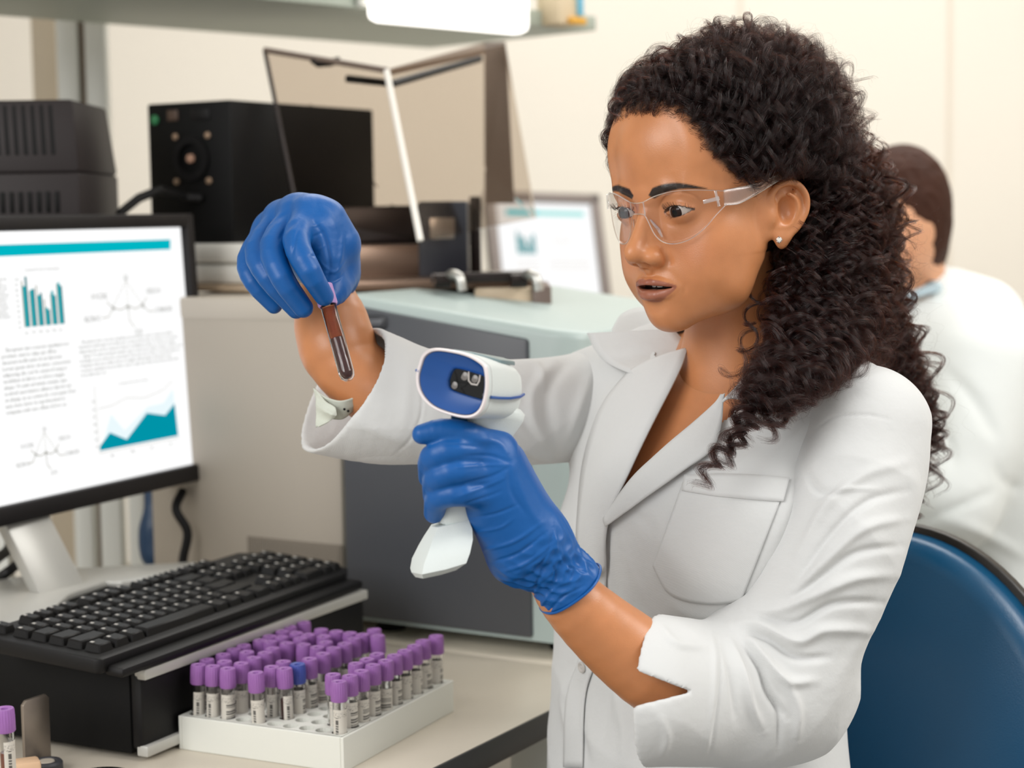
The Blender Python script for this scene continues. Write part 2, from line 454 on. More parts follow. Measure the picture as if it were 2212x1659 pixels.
for n, (a, b, wd) in enumerate(keys):
    q = [kp(a + .001, b + .0008, .016), kp(a + wd * pitch - .001, b + .0008, .016), kp(a + wd * pitch - .001, b + krow - .0012, .016), kp(a + .001, b + krow - .0012, .016)]
    t = [kp(a + .0032, b + .0035, .0245), kp(a + wd * pitch - .0032, b + .0035, .0245), kp(a + wd * pitch - .0032, b + krow - .0030, .0250), kp(a + .0032, b + krow - .0030, .0250)]
    kb_ = MB().hexa(q + t, .0012, 1); nf = len(kb_.bm.faces)
    if wd < 1.3: kb_.box(kp(a + .0065, b + krow * .66, .0250), (.0028, .0034, .0008), u=ku, v=kv3)
    k_ = kb_.build('key', M_key, kb); k_.data.materials.append(M_leg)
    for f_ in k_.data.polygons[nf:]: f_.material_index = 1
# ---- monitor on its silver foot
MN = .3
TR = np.array(P(392, 500, 1.0))
def rect_fit():
    T = np.array([[392, 500], [430, 997], [0, 497], [0, 1092]], float)
    def geo(x):
        a, t = x[3], x[4]; u = np.array([math.cos(a), math.sin(a), 0]); n = np.array([math.sin(a), -math.cos(a), 0])
        return x[:3], u, -np.array([0, 0, 1]) * math.cos(t) + n * math.sin(t)
    def res(x):
        o, u, dn = geo(x); return (proj(np.array([o, o + dn * MN, o - u * x[5], o + dn * MN - u * x[6]]))[0] - T).ravel()
    x = np.array([-.42, 2.3, 1.25, .9, .1, .35, .35]); lam = 1e-2
    for it in range(200):
        r = res(x); J = np.stack([(res(x + 1e-5 * np.eye(7)[k]) - r) / 1e-5 for k in range(7)], 1)
        dx = np.linalg.lstsq(J.T @ J + lam * np.diag(np.diag(J.T @ J) + 1e-6), -J.T @ r, rcond=None)[0]
        if (res(x + dx) ** 2).sum() < (r ** 2).sum(): x = x + dx; lam *= .5
        else: lam *= 3
    return x, geo(x)
xm, (mTR, mu, mdn) = rect_fit()
print('monitor', xm)
mn = np.cross(mu, mdn); mn = mn if mn[1] < 0 else -mn                    # towards the viewer
def mon_geo(TRp, u, dn, n, Wd, Hh, root, sc, parts):
    b = .016 * sc
    c = TRp - u * Wd / 2 + dn * Hh / 2
    def fr(a0, a1, b0, b1, d0, d1_, name, m, bev=.002):
        cc = TRp - u * (a0 + a1) / 2 + dn * (b0 + b1) / 2 + n * (d0 + d1_) / 2
        return MB().box(cc, (abs(a1 - a0), abs(b1 - b0), abs(d1_ - d0)), u=u, v=dn, bev=bev * sc).build(name, m, root)
    return fr
EM = {}
def em(c, s=1.0):
    if (c, s) not in EM: EM[(c, s)] = emat('screen ' + c, c, s * .86)
    return EM[(c, s)]
def build_monitor(name, TRp, u, dn, n, Wd, Hh, label, sc=1.0, bright=1.0, right_m=None, text=True):
    """screen area Wd x Hh with its top right corner at TRp"""
    root = empty(name, tuple(TRp + dn * (Hh + .12) - u * Wd / 2 - n * .03)); tag(root, label, 'monitor')
    fr = mon_geo(TRp, u, dn, n, Wd, Hh, root, sc, None)
    b = .0185 * sc
    h = MB()
    for a0, a1, b0, b1 in ((-b, Wd + b, -b, -.0015), (-b, Wd + b, Hh + .0015, Hh + b * 1.25), (-b, -.0015, -b, Hh + b), (Wd + .0015, Wd + b, -b, Hh + b)):
        cc = TRp - u * (a0 + a1) / 2 + dn * (b0 + b1) / 2 - n * .003
        h.box(cc, (abs(a1 - a0), abs(b1 - b0), .020), u=u, v=dn, bev=.0025)
    h.build('bezel', right_m or M_bezel, root)
    cc = TRp - u * Wd / 2 + dn * Hh / 2 - n * .030; MB().box(cc, (Wd + b * 1.6, Hh + b * 1.6, .036), u=u, v=dn, bev=.008).build('back_shell', M_bezel, root)
    cc = TRp - u * Wd / 2 + dn * Hh / 2 - n * .0035; scn_o = MB().box(cc, (Wd + .004, Hh + .004, .002), u=u, v=dn).build('screen', em('#ffffff', bright), root)
    def sp(a, b_, d=.0): return TRp - u * (Wd - a * Wd) + dn * (b_ * Hh) + n * (-.0022 + d)     # a, b in 0..1 from the top left
    def quad(mb, a0, b0, a1, b1, d=0.):
        v = [mb.bm.verts.new(Vector(sp(*q, d))) for q in ((a0, b1), (a1, b1), (a1, b0), (a0, b0))]; mb.bm.faces.new(v)
    def pol(mb, pts, d=0.):
        mb.bm.faces.new([mb.bm.verts.new(Vector(sp(*q, d))) for q in pts])
    def line(mb, pts, w_, d=0.):
        for p, q in zip(pts, pts[1:]):
            p, q = np.array(p), np.array(q); t = (q - p) * (Wd, Hh); L = np.linalg.norm(t) + 1e-9; nn = np.array((-t[1], t[0])) / L * w_ / 2 / (Wd, Hh)
            pol(mb, [p + nn, q + nn, q - nn, p - nn], d)
    return root, scn_o, sp, quad, pol, line
def txt(st, sp, a, b, hgt, u, dn, wscale=1.0):
    """flat letter faces of a printed line, as (verts, faces)"""
    cu_ = bpy.data.curves.new('t', 'FONT'); cu_.body = st; cu_.size = hgt; cu_.resolution_u = 1; cu_.align_y = 'TOP'
    o = bpy.data.objects.new('t', cu_); COL.objects.link(o); me = o.to_mesh()
    p = np.array(sp(a, b, .0005)); V = [p + u * v.co.x * wscale - dn * v.co.y for v in me.vertices]; F = [tuple(q.vertices) for q in me.polygons]
    o.to_mesh_clear(); bpy.data.objects.remove(o); bpy.data.curves.remove(cu_); return V, F
LOR = "Excepteur sint occaecat cupidatat non proident, sunt in culpa qui officia deserunt mollit anim id est laborum. Lorem ipsum dolor sit amet, consectetur adipiscing elit, sed do eiusmod tempor incididunt ut labore et dolore magna aliqua. Ut enim ad minim veniam, quis nostrud exercitation ullamco laboris nisi ut aliquip ex ea commodo consequat. Duis aute irure dolor in reprehenderit in voluptate velit esse cillum dolore eu fugiat nulla pariatur. Excepteur sint occaecat cupidatat non proident, sunt in culpa qui officia deserunt mollit anim id est laborum. Lorem ipsum dolor sit amet, consecte tur"
def wrap(s, n):
    out, l = [], ''
    for w_ in s.split():
        if len(l) + len(w_) + 1 > n: out.append(l); l = w_
        else: l = (l + ' ' + w_).strip()
    return out + [l]
def page(scr, sp, quad, pol, line, u, dn, n, Wd, Hh, bright=1.0, text=True):
    """the report page printed on the screen's own mesh: a teal bar, a bar chart, molecule sketches, text and an area chart"""
    base = bmesh.new(); base.from_mesh(scr.data)
    mats_ = []
    def nb(mb, c):
        m = em(c, bright)
        if m.name not in [q.name for q in scr.data.materials]: scr.data.materials.append(m)
        k = [q.name for q in scr.data.materials].index(m.name)
        for f_ in mb.bm.faces: f_.material_index = k
        mb.bm.verts.ensure_lookup_table(); vm = [base.verts.new(v.co) for v in mb.bm.verts]; mb.bm.verts.index_update()
        for f_ in mb.bm.faces:
            g_ = base.faces.new([vm[v.index] for v in f_.verts]); g_.material_index = k
        mb.bm.free()
    if text: mb = MB(); quad(mb, .0, .045, .953, .069); quad(mb, .0, .069, .950, .092) if False else pol(mb, [(0, .064), (0, .030), (.954, .070), (.949, .095)][::-1]) if False else quad(mb, .0, .060, .951, .087); nb(mb, '#00b4c2')
    else:
        mb = MB(); quad(mb, .10, .055, .43, .098); nb(mb, '#1fd0dc')
        mb = MB(); quad(mb, .43, .055, .93, .098); nb(mb, '#a9e6e2')
    o = .357 if text else .18; wd_ = .148 if text else .20
    bx = lambda t: o + t * wd_; by0 = .357 if text else .40
    hs = [(.175, .155, .190), (.135, .14, .143), (.155, .117, .125), (.10, .068, .06), (.118, .13, .113), (.155, .16, .148)]
    g, t1, t2 = MB(), MB(), MB()
    for k, (a, b_, c_) in enumerate(hs):
        x = bx(k * .168); w1 = wd_ / 55; w2 = wd_ / 15
        quad(g, x, by0 - a, x + w1 * 1.4, by0, .0001); quad(t1, x + w1 * 1.4, by0 - b_, x + w2 + w1, by0, .0001); quad(t2, x + w2 + w1, by0 - c_, x + 1.75 * w2 + w1, by0, .0001)
    nb(g, '#8f8f7c'); nb(t1, '#17a9b4'); nb(t2, '#3a7f86')
    g = MB()
    def mol(cx, cy, sx, sy):
        P_ = lambda a, b_: (cx + a * sx, cy + b_ * sy)
        for q in (-.42, 0, .42):
            for k in range(7): line(g, [P_(q * k / 7, -.75 + k * .11), P_(q * (k + .6) / 7, -.75 + (k + .6) * .11)], .0008)
        line(g, [P_(-.42, .05), P_(-.21, .14), P_(0, .03), P_(.21, .14), P_(.42, .03)], .0010)
        line(g, [P_(-.42, .05), P_(-.58, -.15)], .0009); line(g, [P_(-.42, .05), P_(-.55, .32), P_(-.74, .34)], .0009)
        line(g, [P_(.42, .03), P_(.56, -.2)], .0009); line(g, [P_(.42, .03), P_(.58, .26), P_(.76, .26)], .0009); line(g, [P_(0, .03), P_(.02, .5), P_(.15, .72)], .0009)
    if text: mol(.752, .305, .145, .13); mol(.395, .835, .088, .10)
    else: mol(.66, .285, .165, .13)
    if text:
        TV, TF = [], []
        def T(st, a, b_, hg, ws=1.0):
            v, f_ = txt(st, sp, a, b_, hg, u, dn, ws); o_ = len(TV); TV.extend(v); TF.extend([tuple(q + o_ for q in w_) for w_ in f_])
        for cx, cy, sx, sy, k_ in ((.752, .305, .145, .13, 1.), (.395, .835, .088, .10, .72)):
            for st, a, b_ in (("Gd", -.08, -.98), ("OOCCH2", -1.0, -.45), ("H2CNOC", -1.22, .22), ("CH2COO", .54, -.5), ("CONHCH3", .76, .12), ("COO", .12, .75), ("N", -.46, -.05), ("N", -.05, -.05), ("N", .38, -.05)):
                T(st, cx + a * sx, cy + b_ * sy, .0098 * k_, .72)
        T("Lorem ipsum dolor sit amet, consectetur adipiscing", o + .015, .136, .0036, .78)
        for k, ln in enumerate(wrap(LOR, 41)[:11]): T(('    ' if k == 0 else '') + ln, .268, .425 + k * .0232, .0062, 1.12)
        for k, ln in enumerate(wrap(LOR[0:560], 80)[:8]): T(('    ' if k in (0, 3) else '') + ln, .545, .428 + k * .0185, .0050, 1.22)
        for k, ln in enumerate(wrap(LOR, 16)[:13]): T(ln, .262, .165 + k * .0118, .0040, .9)
        T("Lorem ipsum dolor sit amet, consectetur", .69, .612, .0038, .9)
        for k in range(10): T(str(100 - 10 * k), o - .022, .170 + k * .020, .0040)
        for k in range(7): T(str(70 - 10 * k), .578, .668 + k * .030, .0052)
        for k, q in enumerate(('Jan', 'Feb', 'Mar', 'Apr', 'May', 'Jun')): T(q, bx(k * .165), .372, .0038)
        for k, q in enumerate(('Apr', 'May', 'Jun', 'Jul')): T(q, .635 + k * .082, .892, .0048)
        mt = MB(); vs = [mt.bm.verts.new(Vector(v)) for v in TV]
        for f_ in TF:
            if len(set(f_)) > 2:
                try: mt.bm.faces.new([vs[q] for q in f_])
                except ValueError: pass
        nb(mt, '#56564a')
        line(g, [(.594, .616), (.594, .882), (.93, .882)], .0006)
        line(g, [(.602, .706), (.66, .702), (.715, .680), (.79, .692), (.87, .672), (.914, .640)], .0005)
        a = MB(); pol(a, [(.600, .868), (.650, .735), (.70, .81), (.80, .73), (.87, .725), (.915, .672), (.922, .868)]); nb(a, '#e9f7fb')
        a = MB()
        for q in ([(.597, .873), (.597, .855), (.640, .808), (.705, .848), (.705, .873)], [(.705, .873), (.705, .848), (.795, .755), (.872, .778), (.917, .735), (.922, .873)]): pol(a, q, .0002)
        nb(a, '#0092a6')
    else:
        for cx0, cx1, y0, y1 in ((.16, .40, .45, .53), (.50, .93, .44, .55)):
            for k in range(4): line(g, [(cx0, y0 + k * .027), (cx1, y0 + k * .027)], .0012)
        a = MB(); pol(a, [(.60, .90), (.63, .86), (.67, .855), (.71, .88), (.71, .90)]); pol(a, [(.71, .90), (.71, .88), (.79, .79), (.86, .80), (.92, .765), (.94, .90)]); nb(a, '#59b2bd')
    nb(g, '#8a8672' if text else '#d8cdbf')
    base.to_mesh(scr.data); base.free()
MW = .475
mon, scr, sp_, quad_, pol_, line_ = build_monitor('monitor', mTR, mu, mdn, mn, MW, MN, 'large black monitor in front showing charts, molecules and text on a silver foot')
page(scr, sp_, quad_, pol_, line_, mu, mdn, mn, MW, MN)
# foot and neck
bz = HD + PH + .003
q = [G(x_, y_, bz) for x_, y_ in ((-60, 1400), (18, 1372), (100, 1340), (150, 1296), (230, 1268), (262, 1270), (420, 1249), (445, 1232), (420, 1226), (150, 1240), (-60, 1275))]
MB().prism([Vector(a) for a in q], (0, 0, .007), .0012).build('foot', M_silverp, mon)
n0 = [G(88, 1283, bz + .006), G(184, 1262, bz + .006)]
nw = n0[1] - n0[0]; back = np.array((-mn[0], -mn[1], 0)); back /= np.linalg.norm(back)
t0 = [P(36, 1110, 1.0), P(130, 1105, 1.0)]
tl = n0[0] + back * .085 + np.array((0, 0, .150)) - nw * .1
MB().hexa([n0[0], n0[1], n0[1] + back * .016, n0[0] + back * .016, tl, tl + nw, tl + nw + back * .016, tl + back * .016], .002).build('neck', M_silverp, mon)
# ------------------------------------------------------------------ tube rack and blood tubes
rn, rl, rr = np.array([-.16, 1.622, HD + .033]), np.array([-.327, 1.705, HD + .033]), np.array([-.065, 1.823, HD + .033])
ru, rv = rr - rn, rl - rn; ru[2] = rv[2] = 0
M_rack = mat('white foam plastic', '#dfe0d8', .6)
rack = empty('tube_rack', (rn[0], rn[1], HD)); tag(rack, 'white block rack with round holes holding the purple-capped tubes on the desk', 'tube rack')
def rack_mesh():
    bm = bmesh.new(); n = 16; RH = .033; r_ = .0076; z1 = RH; z0 = .006
    gu, gv = np.linalg.norm(ru), np.linalg.norm(rv); U, Vv = ru / gu, rv / gv; cache = {}
    def vt(a, b, z):
        k = (round(a, 5), round(b, 5), round(z, 5))
        if k not in cache: cache[k] = bm.verts.new(Vector(rn + U * a + Vv * b + np.array((0, 0, z - RH))))
        return cache[k]
    m = .0035; cu_, cv_ = (gu - 2 * m) / 10, (gv - 2 * m) / 10
    for i in range(10):
        for j in range(10):
            x0, y0 = m + i * cu_, m + j * cv_; cx, cy = x0 + cu_ / 2, y0 + cv_ / 2; sq = []; ci = []
            for k in range(n):
                a = 2 * math.pi * (k + .5) / n; ca, sa = math.cos(a), math.sin(a); t = 1 / max(abs(ca), abs(sa))
                sq.append((cx + ca * t * cu_ / 2, cy + sa * t * cv_ / 2)); ci.append((cx + ca * r_, cy + sa * r_))
            cor = {1: (1, 1), 5: (-1, 1), 9: (-1, -1), 13: (1, -1)}
            for k in range(n):
                k2 = (k + 1) % n; f_ = [vt(*sq[k], z1)]
                if k in cor: f_.append(vt(cx + cor[k][0] * cu_ / 2, cy + cor[k][1] * cv_ / 2, z1))
                f_ += [vt(*sq[k2], z1), vt(*ci[k2], z1), vt(*ci[k], z1)]
                bm.faces.new(f_); bm.faces.new([vt(*ci[k], z1), vt(*ci[k2], z1), vt(*ci[k2], z0), vt(*ci[k], z0)])
            bm.faces.new([vt(*ci[k], z0) for k in range(n)])
    me = bpy.data.meshes.new('rack_block'); 
    out = MB(); out.merge(bm)
    for (a, b, w_, h_) in ((gu / 2, m / 2, gu, m), (gu / 2, gv - m / 2, gu, m), (m / 2, gv / 2, m, gv - 2 * m), (gu - m / 2, gv / 2, m, gv - 2 * m)):
        c = rn + U * a + Vv * b; out.box((c[0], c[1], HD + RH / 2), (w_, h_, RH), u=U, v=Vv, bev=.0008)
    out.box(tuple((rn + U * gu / 2 + Vv * gv / 2)[:2]) + (HD + .002,), (gu - .004, gv - .004, .004), u=U, v=Vv)
    return out
rack_mesh().build('rack_block', M_rack, rack, auto=False)
M_cap = mat('purple tube cap', '#9562a6', .45); M_capb = mat('blue tube cap', '#3f4fa0', .45)
M_glass = mat('clear tube plastic', '#ffffff', .04, Transmission_Weight=1.0, IOR=1.25)
M_blood = mat('blood', '#3a0c07', .25); M_plasma = mat('serum', '#7d3a14', .2, Transmission_Weight=.3)
def label_material(name, seed, bars=True):
    m = bpy.data.materials.new(name); m.use_nodes = True; nt = m.node_tree; b = nt.nodes['Principled BSDF']; b.inputs['Roughness'].default_value = .6
    uv = nt.nodes.new('ShaderNodeUVMap'); sx = nt.nodes.new('ShaderNodeSeparateXYZ'); nt.links.new(uv.outputs[0], sx.inputs[0])
    def mt(op, a, b_=None, c=None):
        n = nt.nodes.new('ShaderNodeMath'); n.operation = op
        for i, q in enumerate((a, b_, c)):
            if q is None: continue
            if isinstance(q, (int, float)): n.inputs[i].default_value = q
            else: nt.links.new(q, n.inputs[i])
        return n.outputs[0]
    X, Y = sx.outputs[0], sx.outputs[1]
    cell = mt('FLOOR', mt('MULTIPLY', Y, 46.0)); wn = nt.nodes.new('ShaderNodeTexWhiteNoise'); wn.noise_dimensions = '2D'
    cb_ = nt.nodes.new('ShaderNodeCombineXYZ'); nt.links.new(cell, cb_.inputs[0]); cb_.inputs[1].default_value = seed; nt.links.new(cb_.outputs[0], wn.inputs[0])
    bar = mt('GREATER_THAN', wn.outputs[0], .48)
    if bars: inx = mt('MULTIPLY', mt('GREATER_THAN', X, .30), mt('LESS_THAN', X, .72)); iny = mt('MULTIPLY', mt('GREATER_THAN', Y, .08), mt('LESS_THAN', Y, .74))
    else: inx = mt('MULTIPLY', mt('GREATER_THAN', X, .15), mt('LESS_THAN', X, .28)); iny = mt('MULTIPLY', mt('GREATER_THAN', Y, .2), mt('LESS_THAN', Y, .8))
    k = mt('MULTIPLY', mt('MULTIPLY', inx, iny), bar)
    n2 = nt.nodes.new('ShaderNodeTexNoise'); n2.inputs['Scale'].default_value = 26; nt.links.new(uv.outputs[0], n2.inputs['Vector'])
    pr_ = mt('MULTIPLY', mt('GREATER_THAN', n2.outputs[0], .57), mt('MULTIPLY', mt('GREATER_THAN', Y, .78), mt('LESS_THAN', Y, .93)))
    k = mt('MULTIPLY', mt('MAXIMUM', k, mt('MULTIPLY', pr_, .8)), .85)
    mx = nt.nodes.new('ShaderNodeMix'); mx.data_type = 'RGBA'; mx.inputs[6].default_value = hexc('#cbc6bc'); mx.inputs[7].default_value = hexc('#1c1a1c')
    nt.links.new(k, mx.inputs[0]); nt.links.new(mx.outputs[2], b.inputs['Base Color']); return m
M_lab = [label_material('barcode label', 3.1), label_material('barcode label turned', 7.7), label_material('plain label', 2.2, False)]
def lathe_mesh(prof, n, m, ribs=0, amp=0.):
    V, F = [], []
    for i, (r_, z) in enumerate(prof):
        for k in range(n):
            a = 2 * math.pi * k / n; q = r_
            if ribs and i in (2, 3, 4): q = r_ - (amp if k % 2 else 0)
            V.append((max(q, 1e-5) * math.cos(a), max(q, 1e-5) * math.sin(a), z))
    for i in range(len(prof) - 1):
        for k in range(n): F.append((i * n + k, i * n + (k + 1) % n, (i + 1) * n + (k + 1) % n, (i + 1) * n + k))
    me = bpy.data.meshes.new('m'); me.from_pydata(V, [], F); me.materials.append(m); me.polygons.foreach_set('use_smooth', [True] * len(F)); me.set_sharp_from_angle(angle=.6); return me
TL_ = .066                                                     # tube without cap, cap on top
ME_glass = lathe_mesh([(0, 0), (.003, .0006), (.0055, .003), (.0064, .0065), (.0064, TL_), (.0054, TL_), (.0054, .008), (.0045, .004), (0, .002)], 24, M_glass)
def fill_mesh(top, m): return lathe_mesh([(0, .0028), (.0035, .0042), (.0050, .0085), (.0051, top), (.0049, top + .0004), (0, top)], 20, m)
ME_blood = [fill_mesh(.030, M_blood), fill_mesh(.044, M_blood), fill_mesh(.038, M_plasma)]
cap_prof = [(0, .0), (.0072, 0), (.0080, .001), (.0079, .012), (.0076, .0175), (.0070, .0188), (.0058, .0190), (.0050, .0186), (.0030, .0184), (.0026, .0160), (0, .0158)]
ME_cap = lathe_mesh(cap_prof, 44, M_cap, 1, .0005); ME_capb = lathe_mesh(cap_prof, 44, M_capb, 1, .0005)
def label_mesh(m, a0, a1, z0, z1):
    n = 14; V = []; F = []
    for k in range(n + 1):
        a = a0 + (a1 - a0) * k / n; V += [(.00665 * math.cos(a), .00665 * math.sin(a), z0 + .0006 * math.sin(k)), (.00665 * math.cos(a), .00665 * math.sin(a), z1)]
    for k in range(n): F.append((2 * k, 2 * k + 2, 2 * k + 3, 2 * k + 1))
    me = bpy.data.meshes.new('label'); me.from_pydata(V, [], F); me.materials.append(m)
    uv = me.uv_layers.new(name='UVMap')
    for p in me.polygons:
        for li, vi in zip(p.loop_indices, p.vertices): uv.data[li].uv = ((vi // 2) / n, vi % 2)
    me.polygons.foreach_set('use_smooth', [True] * len(F)); return me
ME_lab = [label_mesh(M_lab[0], -2.9, 1.9, .014, .049), label_mesh(M_lab[1], -3.4, .9, .012, .047), label_mesh(M_lab[2], -2.6, .6, .014, .048)]
def make_tube(pos, tilt, label, group=None, cap=ME_cap, blood=0, lab=0, rot=0., cat='test tube'):
    r_ = bpy.data.objects.new('blood_tube', None); r_.empty_display_size = .01; COL.objects.link(r_)
    r_.location = Vector(pos); r_.rotation_euler = (tilt[0], tilt[1], rot); tag(r_, label, cat, group)
    for nm, me, z in (('tube', ME_glass, 0), ('cap', cap, TL_ - .011), ('blood', ME_blood[blood], 0), ('label', ME_lab[lab], 0)):
        if me is None: continue
        o = bpy.data.objects.new(nm, me); COL.objects.link(o); o.parent = r_; o.location = (0, 0, z)
    return r_
occ = {9: range(10), 8: (0, 1, 3, 5, 6, 7), 7: range(9), 6: (5, 7, 8), 5: (0, 1, 2, 5, 6, 8), 4: range(1, 10), 3: (8,), 1: (1, 3, 4, 5), 0: range(10)}
GRP = 'purple capped blood tubes standing in the white rack'
special = {(2, 4): 'blue-capped blood tube, the only blue cap among the purple ones in the white rack',
           (0, 0): 'purple-capped tube at the nearest corner of the white rack with a blank label side',
           (8, 3): 'purple-capped tube standing alone behind the right-hand row of the rack',
           (9, 0): 'purple-capped tube at the far right corner of the white rack',
           (0, 9): 'purple-capped tube at the left corner of the white rack, leftmost in the rack',
           (1, 4): 'purple-capped tube with dark blood just left of the blue-capped tube',
           (9, 4): 'purple-capped tube at the back edge of the rack, rightmost of the back block',
           (0, 5): 'purple-capped tube with a plain white label, front row between two empty holes'}
ORD = ('first', 'second', 'third', 'fourth', 'fifth', 'sixth', 'seventh', 'eighth', 'ninth', 'tenth')
r5 = random.Random(5); mrk = .0035
for j, row in occ.items():
    for i in row:
        p = rn + ru * ((mrk + (i + .5) * (np.linalg.norm(ru) - 2 * mrk) / 10) / np.linalg.norm(ru)) + rv * ((mrk + (j + .5) * (np.linalg.norm(rv) - 2 * mrk) / 10) / np.linalg.norm(rv))
        p = np.array((p[0], p[1], HD + .0075))
        lab = r5.choice((0, 1, 2, 0)); bl = r5.choice((0, 0, 1, 2)); sp_l = special.get((i, j))
        if (i, j) in ((0, 0), (0, 5)): lab = 2
        if (i, j) == (1, 4): bl = 1
        make_tube(p, (r5.uniform(-.035, .035), r5.uniform(-.035, .035)), sp_l or 'purple-capped tube in the %s row from the rack right edge, %s from the near end' % (ORD[j], ORD[i]), GRP,
                  ME_capb if (i, j) == (2, 4) else ME_cap, bl, lab, r5.uniform(-.9, .9))
# ---- things at the lower left corner
q = G(14, 1700, HD); 
q = P(16, 1640, 1.42); 
make_tube((q[0], q[1], q[2] - .032), (.02, -.03), 'purple-capped tube with a blank white label at the lower left corner by the metal plate', None, ME_cap, 2, 2, 1.0)
hold = empty('tube_stand', (q[0], q[1], HD)); tag(hold, 'low black stand holding the single purple-capped tube at the lower left', 'stand')
zt = q[2] - .032
MB().cyl((q[0], q[1], HD), (q[0], q[1], zt - .001), .024, 32).build('base', M_black, hold)
MB().lathe([(.0072, -.001), (.0095, -.001), (.0095, .012), (.0072, .012)], (q[0], q[1], zt), 24).build('cup', M_black, hold)
b0 = G(56, 1668, HD); b1 = G(112, 1650, HD)
mp = empty('metal_bracket', tuple(b0)); tag(mp, 'upright brushed metal plate with rounded corners standing on a grey ring base', 'bracket')
bu = b1 - b0; bw = np.linalg.norm(bu); bu /= bw; bn = np.array((bu[1], -bu[0], 0))
H_ = .068
outl = [b0, b0 + bu * bw, b0 + bu * bw + np.array((0, 0, H_ - .004)), b0 + bu * (bw - .0035) + np.array((0, 0, H_)), b0 + bu * .004 + np.array((0, 0, H_ - .001)), b0 + np.array((0, 0, H_ - .005))]
MB().prism([Vector(a) for a in outl], bn * -.004, .0008).build('plate', mat('worn steel plate', '#8d8379', .38, metal=.7, noise=.15, nscale=60), mp)
cr_ = b0 + bu * .012 + bn * .0150
MB().lathe([(.0085, 0), (.0140, 0), (.0150, .002), (.0150, .0085), (.0135, .0105), (.0095, .0105), (.0085, .009), (.0085, .004), (0, .004)], cr_, 36).build('ring_base', mat('grey ring plastic', '#3f3f43', .5), mp)
MB().lathe([(0, .0105), (.0070, .0105), (.0078, .0095), (.0078, .004)], cr_, 30).build('disc', mat('pale disc', '#b9b0a2', .5), mp)
pp = G(30, 1700, HD); tg = MB().box((pp[0] + .008, pp[1] + .004, HD + .012), (.030, .02, .0235), u=(.9, .4, 0), v=(-.4, .9, 0), bev=.003).build('eraser', mat('pale peach rubber', '#d9b694', .6)); tag(tg, 'small pale peach block beside the grey ring at the lower left', 'block')
c_ = G(218, 1690, HD); mg = MB().lathe([(0, 0), (.030, 0), (.030, .004), (.028, .006), (0, .006)], c_, 40).build('coaster', M_black); tag(mg, 'black round disc on the desk in front of the computer case, mostly out of view', 'disc')

# ------------------------------------------------------------------ grey analyser
M_af = mat('dark grey panel', '#47494e', .42, bump=.06, bscale=800); M_al = mat('pale grey-green housing', '#a9b7b4', .4); M_ab = mat('beige housing', '#aaa194', .5)
A0 = on(752, 1335, .02); B0 = A0 - d2 * .325
an = empty('blood_analyser', (A0[0], A0[1], HD)); tag(an, 'large boxy grey laboratory analyser with a pale top standing behind the rack', 'analyser')
zA, zB = P(752, 640, np.dot(A0 - CAM, _fw))[2], P(1250, 728, np.dot(B0 - CAM, _fw))[2]
def ap(a, t, z): return A0 * (1, 1, 0) + d1 * t - d2 * a + np.array((0, 0, z))
z0_ = HD + .02
rnd = [(0, 0), (.285, 0), (.300, .003), (.315, .012), (.323, .025), (.325, .045), (.325, .42), (0, .42)]
b2 = bmesh.new()
lo_ = [b2.verts.new(Vector(ap(a, t, z0_))) for a, t in rnd]
hi_ = [b2.verts.new(Vector(ap(a, t, zA + (zB - zA) * a / .325 + .006))) for a, t in rnd]
b2.faces.new(lo_[::-1]); b2.faces.new(hi_); n_ = len(rnd)
for i in range(n_): b2.faces.new((lo_[i], lo_[(i + 1) % n_], hi_[(i + 1) % n_], hi_[i]))
bmesh.ops.recalc_face_normals(b2, faces=b2.faces[:])
bmesh.ops.bevel(b2, geom=[e for e in b2.edges if all(v in hi_ or v.co.z > zB - .05 for v in e.verts)], offset=.010, segments=3, profile=.5, affect='EDGES')
m_ = MB(); m_.merge(b2); m_.build('housing', M_al, an)
MB().hexa([ap(.002, -.006, z0_ + .004), ap(.262, -.006, z0_ + .004), ap(.262, .012, z0_ + .004), ap(.002, .012, z0_ + .004), ap(.002, -.006, zA - .006), ap(.262, -.006, zA + (zB - zA) * .8 - .010), ap(.262, .012, zA + (zB - zA) * .8 - .010), ap(.002, .012, zA - .006)], .004).build('front_panel', M_af, an)
MB().box(ap(.045, -.0065, zA - .028), (.052, .003, .016), u=-d2, v=d1, bev=.004).build('handle_recess', mat('recess grey', '#3c3d41', .5), an)
MB().box(ap(.045, -.0085, zA - .028), (.044, .002, .009), u=-d2, v=d1, bev=.003).build('handle', mat('handle grey', '#595b60', .4), an)
MB().box(ap(-.16, .20, (z0_ + zA) / 2 - .004), (.31, .40, zA - z0_ - .008), u=-d2, v=d1, bev=.008).build('side_module', M_ab, an)
MB().box(ap(-.16, .20, zA - .016), (.314, .404, .028), u=-d2, v=d1, bev=.005).build('module_lid', mat('lid beige', '#b9b0a3', .45), an)
M_vent = mat('vent shade', '#958c80', .6)
for k in range(44): MB().box(ap(-.152 + k * .0034, -.0005, z0_ + .085 - .010), (.0012, .003, .030), u=-d2, v=d1).build('vent_slot', M_vent, an)
for a, t in ((.03, .05), (.27, .06), (.03, .37), (.29, .37), (-.28, .05), (-.28, .37)): q = ap(a, t, 0); MB().cyl((q[0], q[1], HD), (q[0], q[1], z0_ + .002), .018, 16).build('foot', M_blackm, an)
